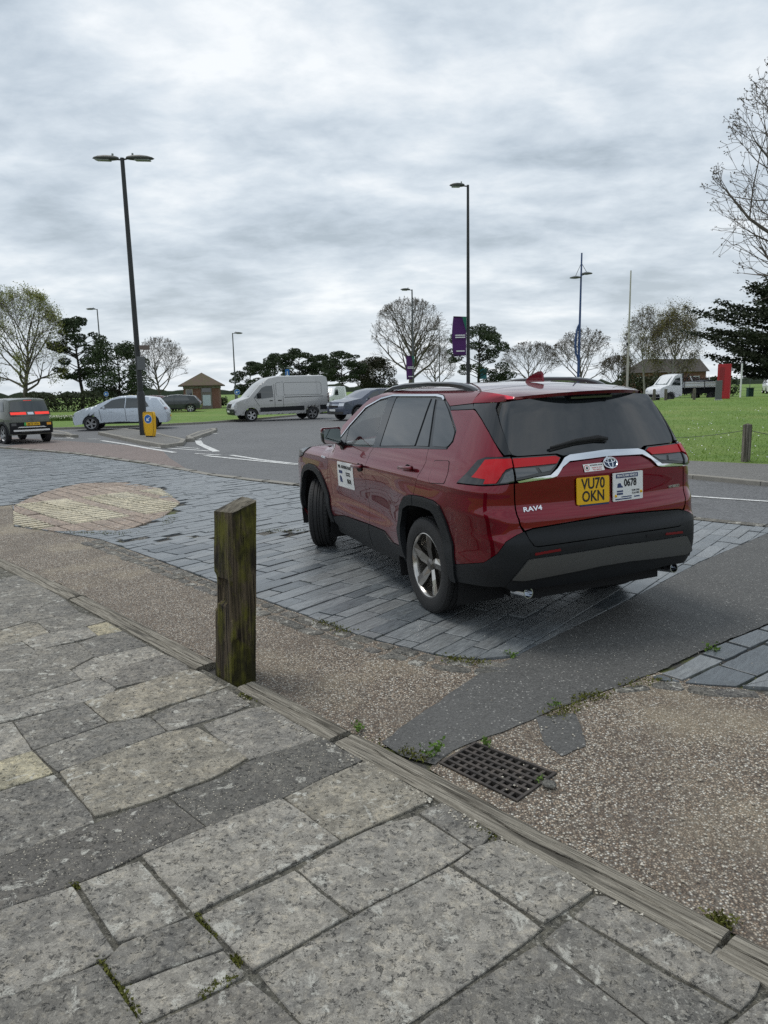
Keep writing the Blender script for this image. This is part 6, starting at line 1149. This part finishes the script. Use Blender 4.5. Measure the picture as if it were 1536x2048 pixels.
def bare(name, x, y, H, rx, label, z0=.1, seed=1, trunk=.28, l1=14, l2=6, l3=5, l4=3, up=.25, r0=None, bark=None, twig=None, cz=.58, rz=None, tipr=.012, buds=None, group=None, weep=0, lean=0.):
    R = random.Random(seed); root = thing(name, (x, y, z0), 0, label, 'tree', group); r0 = r0 or H*.018; cen = Vector((lean*H, 0, H*cz)); rz = rz or H*(1-cz); big, small, tips = [], [], []
    def env(p, d):       # distance to the crown's outline along d
        q = Vector(((p.x-cen.x)/rx, (p.y-cen.y)/rx, (p.z-cen.z)/rz)); e = Vector((d.x/rx, d.y/rx, d.z/rz)); a = e.dot(e); b_ = q.dot(e); c_ = q.dot(q)-1; D = b_*b_-a*c_
        return max(.15, (-b_+math.sqrt(D))/a) if D > 0 else .15
    def rv(k): return Vector((R.gauss(0, k), R.gauss(0, k), R.gauss(0, k)))
    def go(p, d, L, r, lv):
        n = 5 if lv < 2 else (4 if lv == 2 else 3); pts = []
        for i in range(n):
            d = (d+rv(.10+.03*lv)+Vector((0, 0, (up*(1 if lv < 3 else .4)-(weep if lv > 2 else 0))/n))).normalized(); q = p+d*(L/n); ra, rb_ = r*(1-.75*i/n), r*(1-.75*(i+1)/n); (big if lv < 2 else small).append((*p, *q, max(ra, tipr*.8), max(rb_, tipr*.7))); p = q; pts.append((p, d, rb_))
        if lv >= 4: tips.append(p); return
        kids = {1: l2, 2: l3, 3: l4}[lv]
        for k in range(kids):
            f = .25+.75*(k+R.random()*.8)/kids; p_, d_, r_ = pts[min(n-1, int(f*n))]; s_ = d_.cross(Vector((R.gauss(0, 1), R.gauss(0, 1), R.gauss(0, 1)))).normalized(); a = R.uniform(.45, .95); nd = (d_*math.cos(a)+s_*math.sin(a)).normalized(); go(p_, nd, min(env(p_, nd)*R.uniform(.75, 1.03), L*R.uniform(.42, .7)), max(r_*.65, tipr), lv+1)
        p_, d_, r_ = pts[-1]; go(p_, d_, min(env(p_, d_), L*.5), max(r_*.8, tipr), lv+1)
    p = Vector((0, 0, -.1)); d = Vector((lean, 0, 1)).normalized(); nt_ = 7; TP = [(p, d, r0*1.25)]; th = H*min(.93, trunk+.42)
    for i in range(nt_):
        d = (d+rv(.05)+Vector((0, 0, .1))).normalized(); q = p+d*(th/nt_); ra, rb_ = r0*(1.25-.95*(i/nt_)), r0*(1.25-.95*((i+1)/nt_)); big.append((*p, *q, ra, rb_)); p = q; TP.append((p, d, rb_))
    for k in range(l1):
        f = trunk/(trunk+.42)+(1-trunk/(trunk+.42))*(k+R.random())/l1*.98; j = f*nt_; i = min(nt_-1, int(j)); pp_ = TP[i][0].lerp(TP[i+1][0], j-i); a = k*2.4+R.uniform(-.4, .4); el = .35+.75*f*R.uniform(.7, 1.2); nd = Vector((math.cos(a)*math.cos(el), math.sin(a)*math.cos(el), math.sin(el))); go(pp_, nd, env(pp_, nd)*R.uniform(.78, 1.0), TP[i][2]*.62, 1)
    go(p, d, max(.5, env(p, d)*.9), TP[-1][2], 1)
    segs_mesh('trunk', big, bark or M_BARK, root, 6); cr_ = segs_mesh('crown', small, twig or M_TWIG, root, 3)
    if buds:
        T = np.array([tuple(t_) for t_ in tips]); m_ = buds[1]; C = np.repeat(T, m_, 0)+rng.normal(scale=buds[2], size=(len(T)*m_, 3)); leaves('leaves', C, buds[3], buds[0], root)
    return root, tips
def xy(px, dist): q = at(px, 770, dist); return q.x, dist
x, y = xy(47, 72); bare('budding_tree', x, y, 11.6, 4.3, 'large round tree with young yellow green leaves at the far left', seed=3, l1=18, l2=7, l3=5, l4=3, trunk=.16, cz=.55, buds=(M_BUD, 4, .25, .13))
x, y = xy(322, 78); bare('bare_tree', x, y, 7.2, 3.0, 'bare tree just right of the tall double headed lamp', seed=5, trunk=.2)
x, y = xy(820, 98); bare('bare_tree', x, y, 12.9, 5.7, 'large dome shaped bare tree behind the red car', seed=8, l1=22, l2=7, l3=5, l4=3, trunk=.2, cz=.53, r0=.3, tipr=.016)
x, y = xy(870, 125); bare('bare_tree', x, y, 8.5, 3.8, 'small bare tree half hidden right of the large dome tree', seed=9, trunk=.2, tipr=.017)
x, y = xy(735, 120); bare('bare_tree', x, y, 6.0, 2.8, 'small bare tree left of the large dome tree', seed=19, trunk=.2, tipr=.017)
x, y = xy(1060, 96); bare('bare_tree', x, y, 7.0, 4.0, 'low wide bare tree above the car roof left of the blue column', seed=11, trunk=.2, tipr=.016, twig=M_TWIGB)
x, y = xy(1166, 92); bare('bare_tree', x, y, 8.2, 3.9, 'bare tree behind the blue lamp column', seed=12, trunk=.18, tipr=.02)
x, y = xy(1235, 95); bare('bare_tree', x, y, 5.0, 2.4, 'small bare tree just left of the cream flagpole', seed=21, trunk=.18, tipr=.02)
x, y = xy(1290, 76); bare('birch_tree', x, y, 9.0, 2.2, 'slender pale birch tree just right of the flagpole', seed=13, trunk=.25, bark=M_BIRCH, twig=M_TWIGB, weep=1.3, tipr=.016, up=.5, r0=.10, buds=(M_GOLD, 3, .3, .08))
x, y = xy(1345, 74); bare('birch_tree', x, y, 9.2, 2.5, 'fuller weeping birch tree behind the lorry cab', seed=14, trunk=.2, bark=M_BIRCH, twig=M_TWIGB, weep=1.6, tipr=.016, up=.5, r0=.12, l1=18, buds=(M_GOLD, 5, .35, .09))
# near bare tree reaching in from the right, with fat buds
x, y = xy(1790, 15); nb, tips = bare('bare_tree', x, y, 9.0, 3.6, 'bare tree with budding twigs reaching in at the top right', z0=.1, seed=37, l1=28, l2=5, l3=4, l4=2, trunk=.14, cz=.58, r0=.17, tipr=.0055, up=.55)
T = np.array([tuple(t_) for t_ in tips]); leaves('buds', np.repeat(T, 3, 0)+rng.normal(scale=.012, size=(len(T)*3, 3)), .035, M_TWIG, nb)
def pine(name, x, y, H, r, label, mat=None, seed=1, nclump=46, z0=.1, low=.3, flat_=.5, shape='pine', lsz=.17, per=260, cat='tree', group=None):
    R = random.Random(seed); root = thing(name, (x, y, z0), 0, label, cat, group); S = []; C = []; p = Vector((0, 0, -.1)); r0 = H*.022; pts = [p]
    for i in range(6):
        q = Vector((R.gauss(0, .03)*H*.4, R.gauss(0, .03)*H*.4, H*.95*(i+1)/6)); S.append((*p, *q, r0*(1.1-i*.16), r0*(1.1-(i+1)*.16))); p = q; pts.append(p)
    for k in range(nclump):
        f = R.random()**.8; z = H*(low+(1-low)*f)
        if shape == 'pine': w_ = r*(.55+.55*math.sin(math.pi*min(1, f*1.05+.02))) if f < .8 else r*(.95-.75*(f-.8)/.2)
        elif shape == 'round': w_ = r*math.sqrt(max(.05, 1-(2*f-1)**2))
        else: w_ = r*(1-.85*f)
        a = R.uniform(0, 6.28); rr = w_*R.uniform(.35, 1)**.7; c_ = Vector((math.cos(a)*rr, math.sin(a)*rr, z)); tz = max(.1*H, z-rr*.45); i = min(5, int(tz/(H*.95)*6)); t0 = pts[i].lerp(pts[i+1], min(1, tz/(H*.95)*6-i)); S.append((*t0, *c_, r0*.3, r0*.08))
        cs = r*R.uniform(.17, .32); C.append(blob(c_, (cs, cs, cs*flat_), int(per*(cs/(r*.25))**2)))
    segs_mesh('trunk', S, M_BARKD, root, 5); leaves('crown', np.concatenate(C), lsz, mat or M_PINE, root); return root
x, y = xy(160, 74); pine('pine_tree', x, y, 8.9, 2.5, 'tall dark pine tree standing right of the budding tree', seed=2, nclump=52, low=.34)
x, y = xy(238, 72); pine('evergreen_tree', x, y, 6.0, 2.9, 'rounded dark evergreen tree behind the silver hatchback', M_EVER, 4, 60, shape='round', low=.10, flat_=.9)
P_ = [(500, 112, 5.6, 3.0, 'leftmost small pine of the clump behind the van'), (552, 108, 6.6, 3.2, 'second pine from the left in the clump behind the van'), (600, 106, 6.9, 3.2, 'flat topped pine right above the blue arrow board'), (640, 108, 6.2, 3.0, 'pine at the right shoulder of the clump behind the van'), (684, 100, 6.3, 2.9, 'pine with bare lower trunk at the right end of the clump')]
for i, (px, d_, H_, r_, l_) in enumerate(P_): x, y = xy(px, d_); pine('pine_tree', x, y, H_, r_, l_, seed=40+i, nclump=40, low=.22 if i < 3 else .42, lsz=.2, group='pines behind the silver van')
x, y = xy(752, 104); pine('brown_conifer', x, y, 5.2, 3.0, 'brownish bushy conifer between the pines and the dome tree', M_PINEB, 50, 46, shape='round', low=.1, flat_=.9, lsz=.2)
x, y = xy(957, 84); pine('pine_tree', x, y, 8.2, 3.0, 'dark pine with open branches right behind the banner lamp post', seed=52, nclump=46, low=.3)
x, y = xy(1010, 86); pine('evergreen_bush', x, y, 3.2, 2.2, 'low dark evergreen at the foot of the right hand pine', M_EVER, 53, 26, shape='round', low=.05, flat_=.9)
# cedar at the right edge: long tiered limbs with flat sprays
x, y = xy(1600, 57); cd_ = thing('cedar_tree', (x, y, .1), 0, 'broad dark cedar tree with layered branches at the right edge', 'tree'); R = random.Random(5); S, C = [], []; H = 9.0
S.append((0, 0, -.1, .1, 0, 3, .42, .34)); S.append((.1, 0, 3, 0, 0, H*.85, .34, .08))
for k in range(96):
    f = (k+R.random())/96; z = 1.3+f*(H-3.2); a = k*2.399+R.uniform(-.3, .3); L = float(np.interp(f, [0, .25, .55, .8, 1], [5.4, 7.2, 8.0, 6.6, 3.6]))*R.uniform(.72, 1.04); d = Vector((math.cos(a), math.sin(a), 0)); p = Vector((0, 0, z)); n = 9; rise = R.uniform(.9, 1.9)*(.5+.7*f)
    for i in range(n):
        u_ = (i+1)/n; q = Vector((d.x*L*u_, d.y*L*u_, z+rise*u_**.8-.25*u_**2+.35*u_**6)); S.append((*p, *q, .09*(1-i/n)+.015, .09*(1-(i+1)/n)+.012)); p = q
        if i > 1:
            m_ = 75; sd__ = Vector((-d.y, d.x, 0)); u = rng.normal(size=(m_, 3)); wv = .62*(1-.6*u_); C.append(np.array(q)+np.outer(u[:, 0]*.42, np.array(d)+np.array([0, 0, .2]))+np.outer(u[:, 1]*wv, np.array(sd__))+np.outer(u[:, 2]*.10-.10*np.abs(u[:, 1])+.05, np.array([0, 0, 1])))
segs_mesh('trunk', S, M_BARKD, cd_, 5); leaves('crown', np.concatenate(C), .25, M_CEDAR, cd_, .45, .55)
# hedges and shrubs
def shrub(name, px, dist, w_, h_, label, mat, n=900, lsz=.22, z0=.1, cat='shrub'):
    x, y = xy(px, dist); t = thing(name, (x, y, z0), 0, label, cat); S = []; C = []; R = random.Random(int(px))
    for k in range(9): q = (R.uniform(-w_*.4, w_*.4), R.uniform(-.4, .4), h_*R.uniform(.4, .8)); S.append((q[0]*.5, q[1], -.1, *q, .05, .015))
    m_ = max(3, int(w_/1.1))
    for k in range(m_): cx = -w_/2+w_*(k+.5)/m_; hh = h_*R.uniform(.75, 1.05); C.append(blob((cx, 0, hh*.5), (w_/m_*.85, min(1.2, w_*.4), hh*.5), n//m_, .2))
    segs_mesh('stems', S, M_BARKD, t, 4); leaves('foliage', np.concatenate(C), lsz, mat, t); return t
shrub('hedge', 130, 70, 7.6, 2.1, 'dark bushy hedge under the tall pine at the left', M_HEDGE, 2600, cat='hedge'); shrub('hedge', 45, 76, 6, 1.5, 'dark low hedge below the budding tree', M_HEDGE, 1500, cat='hedge'); shrub('golden_shrub', 290, 62, 3.9, 1.5, 'yellowish spiky shrub behind the silver hatchback roof', M_GOLD, 1400, .2); shrub('evergreen_bush', 438, 75, 1.4, 1.2, 'small dark bush right beside the brick hut', M_HEDGE, 500); shrub('evergreen_bush', 346, 64, 1.6, 1.1, 'small dark bush left beside the brick hut', M_HEDGE, 500)
shrub('hedge', 1290, 88, 6.2, 3.1, 'tall dark hedge behind the lorry cab', M_HEDGE, 3000, .26, cat='hedge'); shrub('copper_shrub', 1385, 84, 4.6, 2.7, 'reddish brown shrub behind the lorry flatbed', M_COPPER, 1800, .24); shrub('evergreen_bush', 1440, 74, 3.4, 2.2, 'dark bush right behind the red totem', M_EVER, 1300, .24)
# far woodland along the skyline
V = []; F = []; n = 320; M_FAR = leaf_mat('far_trees', (.045, .06, .045), (.075, .085, .06))
for k in range(n):
    a = -1.05+2.1*k/(n-1); d_ = 330; h_ = 2.0+3.2*abs(noise.noise((k*.11, 0, 3)))+1.6*noise.noise((k*.5, 2, 0)); V += [(math.sin(a)*d_, math.cos(a)*d_, -2), (math.sin(a)*d_, math.cos(a)*d_, h_), (math.sin(a)*(d_+25), math.cos(a)*(d_+25), h_*1.1)]
F = [(k*3+j, (k+1)*3+j, (k+1)*3+j+1, k*3+j+1) for k in range(n-1) for j in (0, 1)]; mesh('distant_woodland', V, F, M_FAR)['kind'] = 'stuff'
# daffodils along the far verge
C = [];
for k in range(320): q = at(random.uniform(92, 152), 800, random.uniform(46, 48.5)); C.append((q.x, q.y, .28+random.uniform(-.06, .08)))
leaves('daffodils', C, .12, pm('pale_petals', (.75, .74, .60), .6), None)['kind'] = 'stuff'
C = [(c_[0]+random.gauss(0, .1), c_[1]+random.gauss(0, .1), random.uniform(.08, .26)) for c_ in C for _ in range(5)]; leaves('daffodil_leaves', C, .3, M_WEED, None, 3, .12)['kind'] = 'stuff'
# lawn grass blades and daisies near the right-hand path
def in_lawn(x, y): return inside((x, y), LAWN_R)
C = []
while len(C) < 16000:
    y = 12+34*random.random()**1.8; x = random.uniform(4.5, 4.5+y*.62)
    if in_lawn(x, y) and x/y < .62: C.append((x, y, height(x, y)+.02))
leaves('lawn_blades', C, .085, leaf_mat('grass_blades', (.13, .23, .03), (.185, .285, .048)), None, 3, .10)['kind'] = 'stuff'
C = []
while len(C) < 420:
    y = random.uniform(14, 34); x = random.uniform(5, y*.6)
    if in_lawn(x, y): C.append((x, y, height(x, y)+.05))
leaves('lawn_daisies', C, .035, M_WHITE, None, .3, .9)['kind'] = 'stuff'
# weeds, moss and loose stones near the camera
def weed(px, py, size, n, label, up_=.8):
    g = gp(px, py, 0); t = thing('weed_plant', g, 0, label, 'weed'); S = []; C = []
    for k in range(max(4, n//6)):
        a = random.uniform(0, 6.28); q = Vector((math.cos(a)*size*random.uniform(.2, 1), math.sin(a)*size*random.uniform(.2, 1), size*up_*random.uniform(.3, 1.1))); S.append((0, 0, -.01, *q, .0016, .0008))
        for j in range(6): C.append(tuple(q*random.uniform(.35, 1.1)+Vector((random.gauss(0, .008), random.gauss(0, .008), random.gauss(0, .006)))))
    segs_mesh('stem', S, M_WEED, t, 3); leaves('leaf', C, size*.36, M_WEED, t, .7, .6); return t
weed(868, 1512, .062, 50, 'leafy green weed at the left corner of the drain grate', 1.2); weed(975, 1488, .045, 50, 'small weed at the far edge of the drain grate', .8); weed(1022, 1312, .05, 50, 'small weed where the slates meet the asphalt strip', .7); weed(1425, 1300, .06, 60, 'weed tuft between the asphalt strip and the right hand slates', .5)
weed(715, 1460, .05, 60, 'grassy weed at the joint between two timber beams', .9); weed(1082, 1562, .035, 24, 'tiny weed growing inside the drain grate', .6); weed(1110, 1410, .045, 40, 'flat weed on the edge of the right hand gravel', .4)
M_MOSS = leaf_mat('moss', (.085, .095, .012), (.13, .13, .03)); C = []
for (ax, ay), (bx_, by), n, sp_x in (((480, 1390), (510, 1402), 160, .02), ((700, 1478), (760, 1500), 160, .02), ((960, 1655), (995, 1675), 420, .025), ((1090, 1712), (1150, 1745), 460, .022), ((1215, 1785), (1240, 1790), 240, .02), ((1425, 1852), (1455, 1842), 240, .02), ((1150, 1398), (1210, 1390), 200, .03), ((640, 1242), (700, 1265), 180, .03), ((890, 1318), (970, 1326), 240, .03), ((330, 1050), (345, 1035), 120, .04), ((130, 1066), (260, 1068), 240, .05), ((140, 1190), (165, 1210), 160, .025), ((200, 1925), (280, 2040), 420, .008), ((395, 1835), (430, 1890), 240, .008), ((400, 1996), (470, 1962), 260, .007), ((470, 1925), (480, 1930), 120, .01), ((140, 1775), (160, 1780), 120, .008), ((1100, 1432), (1160, 1410), 200, .03), ((800, 1500), (850, 1522), 140, .02), ((430, 1062), (610, 1062), 320, .05), ((1250, 1372), (1320, 1358), 120, .03)):
    for k in range(n):
        f = random.random(); g = gp(ax+(bx_-ax)*f, ay+(by-ay)*f, 0); C.append((g.x+random.gauss(0, sp_x), g.y+random.gauss(0, sp_x), random.uniform(.0, .016)))
leaves('moss_tufts', C, .016, M_MOSS, None, 1.5, .5)['kind'] = 'stuff'
V, F = [], []; M_PEB = NT('pebbles'); M_PEB.p(Base_Color=M_PEB.ramp(M_PEB.noise(M_PEB.pos(), 45, 1), (.35, (.30, .26, .20)), (.65, (.66, .62, .53))), Roughness=.8); M_PEB = M_PEB.m
def pebble(p, s):
    b_ = len(V); R_ = [Vector((1, 0, 0)), Vector((0, 1, 0)), Vector((-1, 0, 0)), Vector((0, -1, 0)), Vector((0, 0, .8)), Vector((0, 0, -.6))]; a = random.uniform(0, 3); M3 = Matrix.Rotation(a, 3, 'Z')
    for r_ in R_: V.append(tuple(M3 @ Vector((r_.x*s*random.uniform(.7, 1.3), r_.y*s*random.uniform(.6, 1), r_.z*s*random.uniform(.6, 1)))+Vector(p)))
    for f in ((0, 1, 4), (1, 2, 4), (2, 3, 4), (3, 0, 4), (1, 0, 5), (2, 1, 5), (3, 2, 5), (0, 3, 5)): F.append(tuple(b_+i for i in f))
for k in range(900):     # loose chippings on the gravel and along the timber
    if k < 260: i = random.randrange(5, 10); a, b_ = T_IN[i], T_IN[i+1]; f = random.random(); g = gp(a[0]+(b_[0]-a[0])*f-random.uniform(0, 26), a[1]+(b_[1]-a[1])*f+random.uniform(0, 16), .018)
    elif k < 700: g = gp(random.uniform(1000, 1536), random.uniform(1440, 1800), .0)
    else: g = gp(random.uniform(850, 1536), random.uniform(1120, 1480), .002)
    pebble(g, random.uniform(.003, .008) if k < 700 else random.uniform(.002, .005))
mesh('loose_chippings', V, F, M_PEB)['kind'] = 'stuff'
g = gp(1098, 1568, .01); mb = MB(); bm = bmesh.new(); bmesh.ops.create_icosphere(bm, subdivisions=2, radius=.026)
for v in bm.verts: v.co = Vector((v.co.x*1.25, v.co.y, v.co.z*.6))*(1+.15*noise.noise(v.co*40))
me = bpy.data.meshes.new('loose_stone'); bm.to_mesh(me); bm.free(); me.materials.append(M_SETT); o = link('loose_stone', me); o.location = g; tag(o, 'loose grey pebble lying at the right corner of the drain grate', 'stone')
